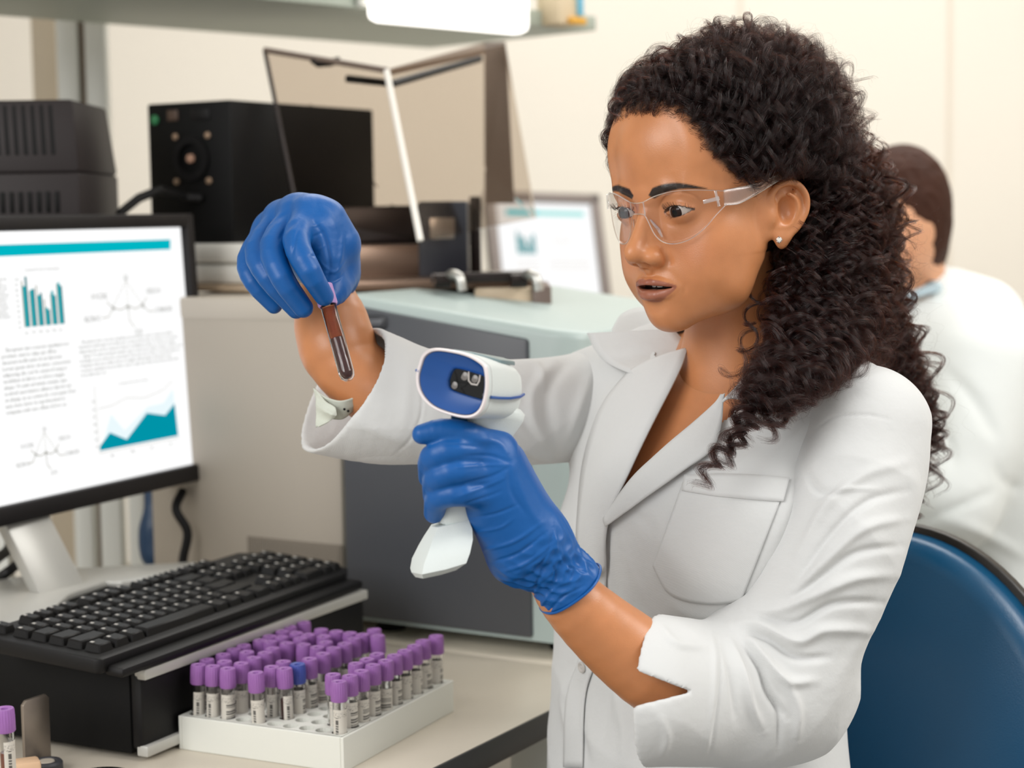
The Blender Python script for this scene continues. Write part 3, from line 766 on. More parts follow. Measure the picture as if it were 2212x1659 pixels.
# machinery on top of it
zt_ = zA + .002
sh = empty('sample_handler', tuple(ap(-.02, .2, zt_))); tag(sh, 'dark metal sample handler with shiny clamps on top of the grey analyser', 'lab device')
M_dk = mat('dark glossy metal', '#2a2321', .28, metal=.5); M_br = mat('bronze sheen metal', '#6a5648', .3, metal=.7)
def fb_(x0, x1, y0, y1, dep, th, name, m, par, bev=.003):
    """upright block whose front fills the pixel box at this depth, th deep"""
    a, b, c = P(x0, y1, dep), P(x1, y1, dep), P(x0, y0, dep); e = np.array((0, 1., 0)) * th; up = np.array((0, 0, c[2] - a[2])); b = np.array((b[0], b[1], a[2]))
    return MB().hexa([a, b, b + e, a + e, a + up, b + up, b + e + up, a + e + up], bev).build(name, m, par)
fb_(735, 1150, 606, 630, 2.30, .30, 'base_plate', M_br, sh)
fb_(745, 1010, 530, 604, 2.42, .05, 'front_beam', M_br, sh)
fb_(742, 1015, 446, 534, 2.48, .16, 'dark_block', M_dk, sh)
fb_(905, 1012, 436, 600, 2.40, .08, 'carousel_housing', mat('dark navy plastic', '#1a1d26', .4), sh)
fb_(925, 985, 468, 520, 2.395, .006, 'window_plate', M_steel, sh)
fb_(1015, 1040, 425, 600, 2.52, .05, 'dark_post', M_dk, sh)
fb_(930, 1145, 590, 612, 2.27, .022, 'rail', M_dk, sh)
fb_(1026, 1150, 622, 676, 2.28, .05, 'cream_tray', mat('cream tray', '#cbb79c', .5), sh)
fb_(1150, 1192, 618, 692, 2.275, .16, 'end_plate', mat('taupe plate', '#6d5d55', .5), sh)
for px in (985, 1150):
    MB().tube(spline([P(px - 18, 600, 2.27), P(px - 8, 592, 2.25), P(px + 8, 600, 2.24), P(px + 14, 628, 2.24)], 12), .0062, 12).build('clamp', M_silver, sh)
    MB().lathe([(0, -.010), (.009, -.010), (.009, .010), (0, .010)], P(px - 30, 606, 2.26), 20, ax=(1, .2, 0)).build('clamp_wheel', M_dk, sh)
# smoky cover
M_smoke = mat('smoked acrylic', '#d6ccc2', .05, Transmission_Weight=1.0, IOR=1.05, Specular_IOR_Level=.3)
hd = empty('acrylic_cover', tuple(ap(-.02, .25, zt_ + .02))); tag(hd, 'tilted see-through smoky acrylic cover with black edge rods above the dark sample handler', 'cover')
Ct, Cb = P(835, 152, 2.33), P(908, 520, 2.27); Lt, Lb = P(572, 108, 2.45), P(645, 470, 2.42); Rt, Rb = P(1092, 96, 2.66), P(1158, 470, 2.64)
def sheet(a, b, c, d, t, name, m):
    n = np.cross(b - a, d - a); n /= np.linalg.norm(n); return MB().hexa([a, b, c, d, a + n * t, b + n * t, c + n * t, d + n * t]).build(name, m, hd)
sheet(Lt, Ct, Cb, Lb, .004, 'side_pane', M_smoke); sheet(Ct, Rt, Rb, Cb, .004, 'front_pane', M_smoke)
MB().tube([Ct, Cb], .0042, 8).build('edge_joint', mat('highlight-white acrylic edge', '#eeeae2', .15), hd)  # pane joint; the bright highlight along it is put into its near-white colour
MB().tube([Lt, Lb], .0030, 8).build('edge_rod', M_dk, hd); MB().tube([Lt, Ct * .45 + Lt * .55, Ct], .0040, 8).build('top_rod', mat('taupe rod', '#6b5c52', .5), hd)
a_, b_ = Ct * .58 + Cb * .02 + Lt * .40, Rt * .80 + Ct * .2
MB().tube([P(750, 170, 2.37), P(848, 181, 2.335), P(1036, 127, 2.58)], .0050, 10).build('handle_rod', M_black, hd)
MB().tube([P(675, 128, 2.40), P(688, 138, 2.40), P(712, 136, 2.39), P(733, 130, 2.385)], .0050, 10).build('latch', M_black, hd)
dk2 = P(1068, 92, 2.66); 
MB().hexa([P(1046, 440, 2.68), P(1110, 440, 2.66), P(1110, 440, 2.70), P(1046, 440, 2.72), P(1045, 92, 2.68), P(1092, 90, 2.66), P(1092, 90, 2.70), P(1045, 92, 2.72)]).build('post', mat('taupe grey metal', '#85786e', .5), hd)
MB().hexa([P(835, 165, 2.34), P(1046, 118, 2.62), P(1046, 118, 2.64), P(835, 165, 2.36), P(835, 150, 2.34), P(1046, 92, 2.62), P(1046, 92, 2.64), P(835, 150, 2.36)]).build('top_rail', mat('top rail taupe', '#9a8b7e', .5), hd)
MB().hexa([P(1046, 440, 2.66), P(1050, 480, 2.64), P(1150, 480, 2.64), P(1150, 440, 2.66), P(905, 520, 2.29), P(1050, 590, 2.30), P(1150, 590, 2.60), P(1150, 480, 2.6)][:8]).build('side_support', M_dk, hd) if False else None

# ------------------------------------------------------------------ black fan-cooled box and its shelf
C5 = P(505, 525, 2.40); zb5 = C5[2]; zt5 = P(497, 217, 2.40)[2]
fb = empty('power_supply_box', tuple(C5)); tag(fb, 'black box-shaped instrument with a round fan and four screws on its left face', 'instrument')
c_ = C5 + d2 * .072 + d1 * .165; MB().box((c_[0], c_[1], (zb5 + zt5) / 2), (.33, .144, zt5 - zb5), u=d1, v=d2, bev=.003).build('case', M_blackm, fb)
def lf(a, z, o=.001): return C5 + d2 * a - d1 * o + np.array((0, 0, z))       # on the left face
FH = zt5 - zb5
MB().lathe([(.020, 0), (.030, 0), (.030, .004), (.020, .004)], lf(.066, FH * .60, .002), 32, ax=tuple(-d1)).build('fan_guard', M_black, fb)
MB().lathe([(0, .005), (.0055, .004), (.0060, 0)], lf(.066, FH * .60, .003), 20, ax=tuple(-d1)).build('fan_hub', mat('copper hub', '#b08a74', .5), fb)
for a in (-.028, .028):
    for z in (-.030, .030): MB().lathe([(0, .003), (.0042, .002), (.0045, 0)], lf(.066 + a, FH * .60 + z, .001), 14, ax=tuple(-d1)).build('screw', mat('brassy screw', '#a48a72', .4, metal=.4), fb)
MB().lathe([(0, .002), (.0065, .001), (.0068, 0)], lf(.130, FH * .885, .001), 20, ax=tuple(-d1)).build('green_lamp', mat('green lamp', '#2f7a4c', .4), fb)
MB().box(lf(.098, FH * .91, .001), (.002, .018, .014), u=d1, v=d2, bev=.0006).build('socket', mat('brown socket', '#4a382c', .5), fb)
MB().box(lf(.050, FH * .905, .001), (.002, .032, .014), u=d1, v=d2, bev=.0006).build('switch', M_black, fb)
MB().tube([lf(.05, .060, .004), lf(.065, .062, .02), P(345, 410, 2.36), P(300, 428, 2.34), P(262, 458, 2.32), P(235, 520, 2.32), P(240, 620, 2.34)], .0062, 10).build('power_cable', M_black, fb)
M_slab = mat('white laminate', '#e0ded6', .4)
SP = C5 + d1 * .165 + d2 * .07
for k, (nm, lb) in enumerate((('white_case', 'upper of two flat white cases stacked under the black box'), ('white_case', 'lower of two flat white cases stacked under the black box'))):
    zc_ = zb5 - .0135 - k * .0275; o = MB().box((SP[0], SP[1], zc_), (.36, .20, .0262), u=d1, v=d2, bev=.006).build(nm, M_slab); tag(o, lb, 'case')
zsh = zb5 - .0545
# wall shelving: posts, a board behind the monitor, the lit upper shelf
def vpost(px, py, dep, wd, nm, m, zlo=0, zhi=2.9, dp=.03, par=None):
    q = P(px, py, dep); return MB().box((q[0], q[1], (zlo + zhi) / 2), (wd, dp, zhi - zlo), bev=.003).build(nm, m, par)
struct(vpost(153, 230, 2.92, .034, 'trim_3', M_alu)); struct(vpost(179, 230, 2.93, .026, 'trim_4', M_groove, dp=.016)); struct(vpost(214, 230, 2.92, .034, 'trim_5', M_alu))
struct(vpost(104, 230, 3.2, .044, 'trim_6', mat('grey-beige post', '#b5a893', .6)))  # grey-beige strip behind the white posts
q = P(560, 560, 2.56)
shf = empty('shelf', (q[0], q[1], 0)); tag(shf, 'tan shelf board on thin pale legs carrying the white cases and the black box', 'shelf')
MB().box((SP[0], SP[1], zsh - .0045), (.40, .24, .009), u=d1, v=d2, bev=.002).build('shelf_board', mat('shelf board tan', '#a8947c', .5), shf)
for px, dd in ((190, 2.62), (245, 2.62), (300, 2.62), (395, 2.62)): vpost(px, 1150, dd, .022 if px != 245 else .03, 'support', M_alu, HD, zsh - .005, par=shf)
# upper shelf with strip light
e0, e1 = P(1245, 62, 2.95), P(540, 0, 2.47); sd = e1 - e0; sd /= np.linalg.norm(sd); sd[2] = 0; sd /= np.linalg.norm(sd); sn = np.array((sd[1], -sd[0], 0)); sn = sn if sn[1] > 0 else -sn
zs = e0[2]
us = empty('wall_cabinet', tuple(e0)); tag(us, 'pale overhead shelf with a glowing strip light under the ceiling at the top', 'shelf')
c_ = e0 + sd * .60 + sn * .20; MB().box((c_[0], c_[1], zs + .012), (1.30, .40, .024), u=sd, v=sn, bev=.002).build('board', mat('shelf grey green', '#a8b0a4', .5), us)
c_ = e0 + sd * .60 + sn * .30; MB().box((c_[0], c_[1], zs + .26), (1.30, .20, .46), u=sd, v=sn, bev=.004).build('cabinet_body', M_white, us)
for t in (.02, 1.2): c_ = e0 + sd * t + sn * .36; MB().box((c_[0], c_[1], (zs + 0) / 2), (.03, .03, zs), u=sd, v=sn, bev=.002).build('support', M_alu, us) if t > 1 else None
l0, l1 = e0 + sd * .155, e0 + sd * .475
lampo = empty('strip_light', tuple((l0 + l1) / 2 + np.array((0, 0, .03)))); tag(lampo, 'glowing white strip light on the front of the overhead shelf', 'lamp')
c_ = (l0 + l1) / 2 - sn * .030 ; MB().box((c_[0], c_[1], zs + .010), (.31, .040, .062), u=sd, v=sn, bev=.012).build('tube_light', emat('strip light glow', '#fffaf2', 2.2), lampo)
MB().box((c_[0] + sn[0] * .020, c_[1] + sn[1] * .020, zs + .032), (.33, .012, .062), u=sd, v=sn, bev=.003).build('reflector', M_white, lampo)
c_ = e0 + sd * .055 - sn * .012; o = MB().box((c_[0], c_[1], zs + .036), (.055, .05, .072), u=sd, v=sn, bev=.004).build('carton', mat('cream card', '#d5c3a4', .7)); tag(o, 'cream carton at the end of the overhead shelf beside the light', 'box')
c_ = e0 + sd * .075 - sn * .044; 
c_ = e0 + sd * .035 - sn * .040; o = MB().box((c_[0], c_[1], zs + .040), (.012, .006, .050), u=sd, v=sn, bev=.001).build('blue_tag', mat('light blue plastic', '#6fb4cf', .5)); tag(o, 'light blue strip hanging on the end of the overhead shelf', 'tag')
c_ = e0 + sd * .045 - sn * .042; o = MB().box((c_[0], c_[1], zs + .006), (.036, .012, .012), u=sd, v=sn, bev=.003).build('yellow_marker', mat('amber plastic', '#d9a33c', .5)); tag(o, 'small amber yellow block under the end of the overhead shelf', 'marker')
# ---- charcoal vented box at the upper left
U = [P(-160, 458, 2.22), P(174, 458, 2.22)]; uu = U[1] - U[0]; uu[2] = 0; uw = np.linalg.norm(uu); uu /= uw
zu0 = zsh; zu1 = P(160, 214, 2.22)[2]
up_ = empty('voltage_stabiliser', (U[0][0] + uu[0] * uw / 2, U[0][1] + .1, zu0)); tag(up_, 'charcoal box with rows of tall vent slots behind the top of the front monitor', 'instrument')
zk = P(174, 372, 2.22)[2]; O = np.array((U[0][0], U[0][1], 0)); yv = np.array((-uu[1], uu[0], 0)); yv = yv if yv[1] > 0 else -yv
Z3 = lambda p, z: np.array((p[0], p[1], z))
MB().hexa([Z3(O, zu0), Z3(O + uu * uw, zu0), Z3(O + uu * uw + yv * .22, zu0), Z3(O + yv * .22, zu0), Z3(O, zk), Z3(O + uu * uw, zk), Z3(O + uu * uw + yv * .22, zk), Z3(O + yv * .22, zk)], .004).build('lower_case', M_dgrey, up_)
ins = .008
MB().hexa([Z3(O + yv * .001, zk), Z3(O + uu * uw + yv * .001, zk), Z3(O + uu * uw + yv * .22, zk), Z3(O + yv * .22, zk), Z3(O + uu * ins + yv * .014, zu1), Z3(O + uu * (uw - ins) + yv * .014, zu1), Z3(O + uu * (uw - ins) + yv * .2, zu1), Z3(O + uu * ins + yv * .2, zu1)], .005).build('upper_case', M_dgrey, up_)
for k in range(16):
    t = uw - .034 - k * .0112
    if t < .01: break
    f0, f1 = (zk + .022), (zu1 - .006); sl = .014 / (zu1 - zk)
    p0, p1 = O + uu * t + yv * ((f0 - zk) * sl - .0006), O + uu * (t - .0042) + yv * ((f1 - zk) * sl - .0006)
    MB().hexa([Z3(p0, f0), Z3(p0 + uu * .0052, f0), Z3(p0 + uu * .0052 + yv * .004, f0), Z3(p0 + yv * .004, f0), Z3(p1, f1), Z3(p1 + uu * .0052, f1), Z3(p1 + uu * .0052 + yv * .004, f1), Z3(p1 + yv * .004, f1)], .0012, 1).build('vent_slot', M_blackm, up_)
    MB().box(Z3(O + uu * (t + .006) - yv * .0003, zk - .036), (.0058, .003, .026), u=uu, v=yv, bev=.0008).build('vent_slot', M_blackm, up_)
_q = O + uu * uw / 2 + yv * .12; MB().box((_q[0], _q[1], zu0 - .012), (uw * .96, .22, .024), u=uu, v=yv, bev=.002).build('mounting_plate', M_alu, up_)
MB().box((_q[0] - uu[0] * uw * .3, _q[1] - uu[1] * uw * .3, (zu0 + HD - .024) / 2), (.03, .03, zu0 - .024 - HD), u=uu, v=yv).build('stand_post', M_alu, up_)
# cables and a blue bag behind the monitor foot
for k, pts in enumerate((((-10, 1210, 2.1), (20, 1180, 2.15), (16, 1120, 2.2), (30, 1060, 2.25)), ((-20, 1260, 2.1), (30, 1225, 2.1), (60, 1190, 2.2), (50, 1100, 2.3)), ((395, 1060, 2.32), (380, 1100, 2.3), (405, 1150, 2.3), (395, 1215, 2.3), (408, 1260, 2.3)))):
    o = MB().tube([Vector(a) for a in spline([P(*q) for q in pts], 24)], .006, 8).build('cable', M_black); tag(o, ['black cable curling at the left edge under the monitor', 'thick black cable running behind the silver monitor neck', 'black cable hanging beside the blue bag behind the monitor'][k], 'cable')
SB = SDF(P(340, 1140, 2.42) - .10, P(340, 1140, 2.42) + .10, .003)
SB.ell(P(338, 1170, 2.42), (.024, .020, .036), 0); SB.cap(P(335, 1130, 2.42), P(330, 1060, 2.42), .014, .012, .02); SB.ell(P(345, 1200, 2.42), (.022, .018, .018), .01)
v_, f_ = SB.mesh(); o = link(bpy.data.objects.new('squeeze_bottle', npmesh('squeeze_bottle', v_, f_, mat('deep blue plastic', '#12395c', .4)))); tag(o, 'deep blue bag-like bottle hanging between the supports behind the monitor', 'bottle')
# ------------------------------------------------------------------ second monitor on a far desk
T2_ = P(1274, 442, 4.03); tl2 = P(1070, 436, 3.967); br2 = P(1306, 717, 3.93)
u2 = T2_ - tl2; W2 = np.linalg.norm(u2); u2 /= W2; dn2 = br2 - T2_; dn2 -= u2 * (dn2 @ u2) * .6; H2 = np.linalg.norm(dn2); dn2 /= H2; n2_ = np.cross(u2, dn2); n2_ = n2_ if n2_[1] < 0 else -n2_
m2, scr2, sp2, q2, po2, li2 = build_monitor('monitor', T2_, u2, dn2, n2_, W2, H2, 'far monitor with a bright screen of teal charts, past the grey analyser', 1.3, 1.0, mat('far bezel', '#6b605a', .5))
page(scr2, sp2, q2, po2, li2, u2, dn2, n2_, W2, H2, 1.0, False)
ctr = T2_ - u2 * W2 / 2 + dn2 * H2 - n2_ * .06
MB().box((ctr[0], ctr[1] + .03, (ctr[2] + .79) / 2), (.06, .03, ctr[2] - .75), bev=.004).build('neck', M_dgrey, m2)
MB().box((ctr[0], ctr[1] + .02, .752), (.24, .18, .012), bev=.004).build('foot', M_dgrey, m2)
fd = empty('desk', (ctr[0], ctr[1], 0)); tag(fd, 'plain white desk far back under the second monitor', 'desk')
MB().box((ctr[0], ctr[1] + .05, .7325), (1.3, .7, .025), bev=.002).build('desktop', M_white, fd)
for a in (-.6, .6):
    for b in (-.3, .3): MB().box((ctr[0] + a, ctr[1] + .05 + b, .36), (.05, .05, .72)).build('leg', M_alu, fd)
# ------------------------------------------------------------------ woman: head, neck and chest as one implicit surface
HS = 0.96
HR = np.array([[0.67032262, 0.73924547, -0.06468165], [-0.74204229, 0.66849705, -0.04984909], [0.00638877, 0.08141149, 0.9966601]])
HT = np.array([0.18024, 1.60690, 1.25847])
def H2W(p): return (np.asarray(p, float) * HS) @ HR.T + HT          # head frame: x = her left, -y = forward, z = up
def W2H(p): return ((np.asarray(p, float) - HT) @ HR) / HS
def hp(x, f, z): return (x, -f, z)                                     # forward given as +f
def build_head():
    S = SDF((-.105, -.135, -.30), (.125, .13, .15), .00112)
    e, c = S.ell, S.cap
    e(hp(0, -.014, .040), (.0745, .094, .080), 0)                     # skull
    e(hp(0, .040, .050), (.060, .0605, .058), .05)                    # forehead
    e(hp(0, .030, -.026), (.0560, .058, .066), .03)                  # face mass
    for s in (-1, 1):
        e(hp(s * .046, .045, -.030), (.019, .023, .021), .022)        # cheekbone
        e(hp(s * .036, .052, -.058), (.022, .024, .024), .022)        # cheek
        c(hp(s * .0455, .014, -.046), hp(s * .0400, .034, -.0755), .0145, .0135, .034)   # jaw
        c(hp(s * .0400, .034, -.0755), hp(s * .011, .063, -.0965), .0135, .0125, .022)
        S.chain([hp(s * .010, .0845, .0125), hp(s * .024, .084, .0165), hp(s * .043, .070, .0155), hp(s * .054, .052, .008)], [.006, .0075, .0075, .007], .014)
    e(hp(0, .0690, -.0965), (.015, .0145, .0135), .014)               # chin
    e(hp(0, .060, -.070), (.030, .0315, .026), .018)                  # muzzle
    for s in (-1, 1): e(hp(s * .0330, .098, -.003), (.0155, .0135, .0120), .014, 's')   # eye sockets
    # nose
    S.chain([hp(0, .0850, .012), hp(0, .0885, .000), hp(0, .0980, -.017), hp(0, .1085, -.0335)], [.0070, .0055, .0058, .0066], .010)
    S.chain([hp(0, .082, -.01), hp(0, .088, -.028), hp(0, .0925, -.040)], [.010, .0115, .0115], .010)
    e(hp(0, .1090, -.0385), (.0076, .0092, .0074), .008)
    for s in (-1, 1):
        e(hp(s * .0125, .0950, -.0430), (.0062, .0095, .0068), .009)  # wing
        e(hp(s * .0068, .1000, -.0515), (.0036, .0064, .0046), .003, 's')   # nostril
        c(hp(s * .0185, .089, -.038), hp(s * .0195, .086, -.047), .0012, .0012, .006, 's')
    c(hp(0, .097, -.047), hp(0, .0925, -.055), .0040, .0035, .005)    # columella
    S.chain([hp(0, .0955, -.0540), hp(0, .0960, -.0610)], [.0020, .0022], .004, 's')    # philtrum
    # mouth
    for s in (-1, 1):
        S.chain([hp(s * .0245, .0785, -.0700), hp(s * .0165, .0870, -.0673), hp(s * .0075, .0925, -.0653), hp(0, .0935, -.0663)], [.0022, .0036, .0045, .0042], .003)
        S.chain([hp(s * .0240, .0780, -.0710), hp(s * .0150, .0855, -.0755), hp(s * .006, .0905, -.0773), hp(0, .0910, -.0775)], [.0020, .0046, .0060, .0060], .003)
    def mslit(x, y, z):
        ax = np.abs(x); zc = -.0701 - .0006 * np.clip(ax / .024, 0, 1) ** 2 + .0005 * np.exp(-(x / .004) ** 2)
        hgt = .0020 * (1 - np.clip(ax / .0205, 0, 1.2) ** 2) + .00025
        d = np.abs(z - zc) - hgt
        return np.maximum(np.maximum(d, y + .083 - .2 * ax), ax - .0225)
    S.op(mslit, hp(-.024, .100, -.076), hp(.024, .070, -.066), .0015, 's') if False else S.op(mslit, (-.024, -.100, -.076), (.024, -.070, -.066), .0015, 's')
    e(hp(0, .0905, -.0870), (.012, .004, .0045), .008, 's')           # dip under the lower lip
    # lids: shells round the eyeballs with an almond opening
    for s in (-1, 1):
        ec = hp(s * .0318, .0752, -.0026)
        e(ec, (.0148, .0136, .0128), .005)
        def slit(x, y, z, s=s, ec=ec):
            u = (x - ec[0] - s * .0008) * s / .0138; up = .0043 * (1 - np.abs(u + .08) ** 2.2); lo_ = -.0048 * (1 - np.abs(u) ** 2.4)
            zz = z - ec[2] + .0002 - .0012 * u
            d = np.maximum(zz - up, lo_ - zz)
            return np.maximum(d, (y + .0712)) + 0 * x
        S.op(slit, np.array(ec) - (.016, .02, .008), np.array(ec) + (.016, .004, .008), .0012, 's')
        S.chain(list(spline([hp(s * .0205, .0870, .0030), hp(s * .0270, .0895, .0070), hp(s * .0370, .0875, .0070), hp(s * .0460, .0795, .0020)], 10)), .0008, .003, 's')   # lid crease
        e(hp(s * .0195, .0800, -.0035), (.0040, .0040, .0030), .002)
    # ears
    for s in (-1, 1):
        E_ = lambda x, f, z: hp(s * (x - .0035), f * .95 + .0005, (z + .008) * .86 - .0155)
        R_ = np.array([[s * .89, s * .456, 0], [-.456, .89, 0], [0, 0, 1.]])
        e(E_(.0800, -.0150, -.002), (.0040, .0155, .0235), .004, rot=R_)
        e(E_(.0735, -.0160, -.004), (.0065, .0080, .0170), .008)
        hx = spline([E_(.076, -.009, -.006), E_(.0750, .002, .004), E_(.077, .002, .016), E_(.0815, -.008, .0245), E_(.087, -.021, .0225), E_(.0905, -.029, .010), E_(.0895, -.0295, -.006), E_(.0850, -.0235, -.020), E_(.0785, -.0140, -.031)], 30)
        S.chain(list(hx), list(np.interp(np.linspace(0, 1, 30), [0, .15, .4, .8, 1], [.0016, .0026, .0034, .0028, .0036])), .0022)
        e(E_(.0760, -.0085, -.0330), (.0042, .0085, .0095), .006)
        ah = spline([E_(.0845, -.0110, .0130), E_(.0860, -.0190, .006), E_(.0850, -.0210, -.006), E_(.0800, -.0140, -.0185), E_(.0765, -.005, -.0205)], 16)
        S.chain(list(ah), .0026, .0020)
        e(E_(.0840, -.0085, -.0035), (.0105, .0090, .0130), .0022, 's', rot=R_)
        e(E_(.0830, -.0150, .0170), (.0020, .0065, .0030), .003, 's')
        e(E_(.0750, .0035, -.0085), (.0032, .0040, .0060), .004)       # tragus
        e(E_(.0700, .006, -.010), (.006, .008, .018), .010)
    # neck and chest
    n0, n1 = W2H(H2W(hp(0, -.018, -.045))), W2H(P(1590, 860, 1.66))
    c(n0, n1, .040, .048, .022)
    n2 = W2H(P(1560, 1010, 1.70))
    c(n1, n2, .048, .080, .05)
    V, Fq = S.mesh()
    V = smooth_mesh(V, Fq, 2, .35)
    W = smooth_mesh(V.copy(), Fq, 140, .6)
    m = np.clip((V[:, 2] - .018) / .014, 0, 1) * np.clip((-V[:, 1] - .01) / .02, 0, 1)
    V = V + (W - V) * m[:, None]
    return V, Fq
def head_colors(V):
    C = np.tile(np.array(hexc('#cc8859')), (len(V), 1))
    x, f, z = V[:, 0], -V[:, 1], V[:, 2]
    def mixc(m, col):
        m = np.clip(m, 0, 1)[:, None]; C[:] = C * (1 - m) + np.array(hexc(col)) * m
    ax = np.abs(x)
    mixc(.35 * np.exp(-(((ax - .042) / .018) ** 2 + ((z + .040) / .016) ** 2)) * (f > .03), '#c9794f')
    # lips
    upz = -.0610 - .0075 * (ax / .0250) ** 2.0 - .0012 * np.exp(-(ax / .003) ** 2)
    loz = -.0848 + .0135 * (ax / .0250) ** 2.2
    lip = np.clip((upz - z) / .0010, 0, 1) * np.clip((z - loz) / .0012, 0, 1) * np.clip((.0255 - ax) / .001, 0, 1) * (f > .07)
    mixc(lip, '#a5654c')
    mixc(lip * (z > -.0700) * .35, '#8c4e3c')
    # inside of mouth and nostrils
    mixc(((ax < .0165) & (np.abs(z + .0702) < .0021) & (f < .0880) & (f > .06)) * 1.0, '#2a0f0b')
    hzl = np.interp(ax, [0, .02, .04, .055, .066, .076], [.082, .081, .076, .058, .027, -.012])
    mixc(np.clip((z - hzl + .001) / .014, 0, 1) ** 1.3 * (z > -.02) * .93 * (f > -.01) * ((ax < .069) | (z > .03)), '#1a0f0b')
    mixc(((f < -.012) & (z > -.05) & (ax < .075) & ((ax < .0650) | (z > .027) | (f < -.036))) * .93, '#1a0f0b')
    # eyebrows
    cx = (ax - .0105) / .047
    bz = .0125 + .0078 * np.sin(np.clip(cx, 0, 1) * 2.35) - .0035 * np.clip(cx, 0, 1) ** 2
    th = .0052 * np.clip(1 - cx, 0, 1) ** .55 * np.clip(cx * 9 + .35, 0, 1)
    brow = np.clip((th - np.abs(z - bz)) / .0014 + .3, 0, 1) * (cx > -.05) * (cx < 1.02) * (f > .03)
    mixc(brow * .98, '#0e0604')
    # lashes line on the lid rims
    for s in (-1, 1):
        u = (x - s * .0323) * s / .0138; up = .0043 * (1 - np.clip(np.abs(u + .08), 0, 1) ** 2.2); zz = z + .0030 - .0012 * u
        m = (np.abs(u) < 1.05) & (np.abs(zz - up) < .0011) & (f > .06)
        mixc(m * .85, '#1d110c')
        lo_ = -.0048 * (1 - np.clip(np.abs(u), 0, 1) ** 2.4); mixc(((np.abs(u) < 1) & (np.abs(zz - lo_) < .0008) & (f > .06)) * .45, '#6b3a28')
    return C
def skin_material():
    m = bpy.data.materials.new('skin'); m.use_nodes = True; nt = m.node_tree; b = nt.nodes['Principled BSDF']
    at = nt.nodes.new('ShaderNodeAttribute'); at.attribute_name = 'albedo'
    n = nt.nodes.new('ShaderNodeTexNoise'); n.inputs['Scale'].default_value = 55; n.inputs['Detail'].default_value = 4
    tc = nt.nodes.new('ShaderNodeTexCoord'); nt.links.new(tc.outputs['Object'], n.inputs['Vector'])
    mx = nt.nodes.new('ShaderNodeMix'); mx.data_type = 'RGBA'; mx.blend_type = 'MULTIPLY'; mx.inputs[0].default_value = .22
    nt.links.new(at.outputs['Color'], mx.inputs[6]); nt.links.new(n.outputs[0], mx.inputs[7]); nt.links.new(mx.outputs[2], b.inputs['Base Color'])
    n2 = nt.nodes.new('ShaderNodeTexNoise'); n2.inputs['Scale'].default_value = 900; n2.inputs['Detail'].default_value = 2
    nt.links.new(tc.outputs['Object'], n2.inputs['Vector'])
    bp = nt.nodes.new('ShaderNodeBump'); bp.inputs['Strength'].default_value = .18; bp.inputs['Distance'].default_value = .0006
    nt.links.new(n2.outputs[0], bp.inputs['Height']); nt.links.new(bp.outputs[0], b.inputs['Normal'])
    b.inputs['Roughness'].default_value = .38; b.inputs['Specular IOR Level'].default_value = .5
    b.inputs['Subsurface Weight'].default_value = .12; b.inputs['Subsurface Radius'].default_value = (.008, .003, .0015); b.inputs['Subsurface Scale'].default_value = .5
    return m
M_skin = skin_material()
M_sclera = mat('sclera', '#b8aca1', .15); M_iris = mat('iris', '#23110a', .08, spec=.22); M_pupil = mat('pupil', '#020202', .08, spec=.22)  # shade of the lids is put into the greyed sclera colour
M_tooth = mat('tooth enamel', '#efe9df', .2)
woman = empty('person', (0.30, 1.66, .45))
tag(woman, 'woman with long dark curly hair, safety glasses and blue gloves, in a white lab coat', 'person')
_hV, _hF = build_head()
_hW = H2W(_hV); _hN = vnormals(_hW, _hF)
_hC = head_colors(_hV)
_hW = folds(_hW, _hN, [([(1424, 446), (1440, 424), (1470, 416), (1500, 424), (1516, 440)], 2.6, -.9), ([(1436, 578), (1452, 594), (1474, 618)], 9, -.7), ([(1474, 612), (1480, 622), (1478, 636)], 5, -.5), ([(1428, 476), (1450, 486), (1480, 484), (1500, 474)], 4, -.35), ([(1345, 480), (1362, 492)], 3, -.3)])
_hV = W2H(_hW)
_parts = [(H2W(_hV), _hF, _hC, 0)]
def eyeball(s):
    n, m_ = 40, 30; c = np.array(hp(s * .0318, .0752, -.0026)); r = .0125
    g = np.array((.05, -1.0, -.15)); g /= np.linalg.norm(g)
    a = np.cross(g, (0, 0, 1.)); a /= np.linalg.norm(a); b = np.cross(a, g)
    ang = np.r_[np.linspace(0, .22, 4), np.linspace(.23, .55, 8), np.linspace(.57, math.pi, m_ - 12)]
    V = []; F = []; mi = []
    for t in ang:
        rr = r * (1 + .045 * max(0, 1 - (t / .55) ** 2))
        for k in range(n):
            p = 2 * math.pi * k / n; V.append(c + rr * (g * math.cos(t) + (a * math.cos(p) + b * math.sin(p)) * math.sin(t)))
    for i in range(len(ang) - 1):
        for k in range(n):
            F.append((i * n + k, i * n + (k + 1) % n, (i + 1) * n + (k + 1) % n, (i + 1) * n + k)); mi.append(3 if ang[i + 1] < .221 else 2 if ang[i + 1] < .551 else 1)
    return np.array(V), np.array(F), mi
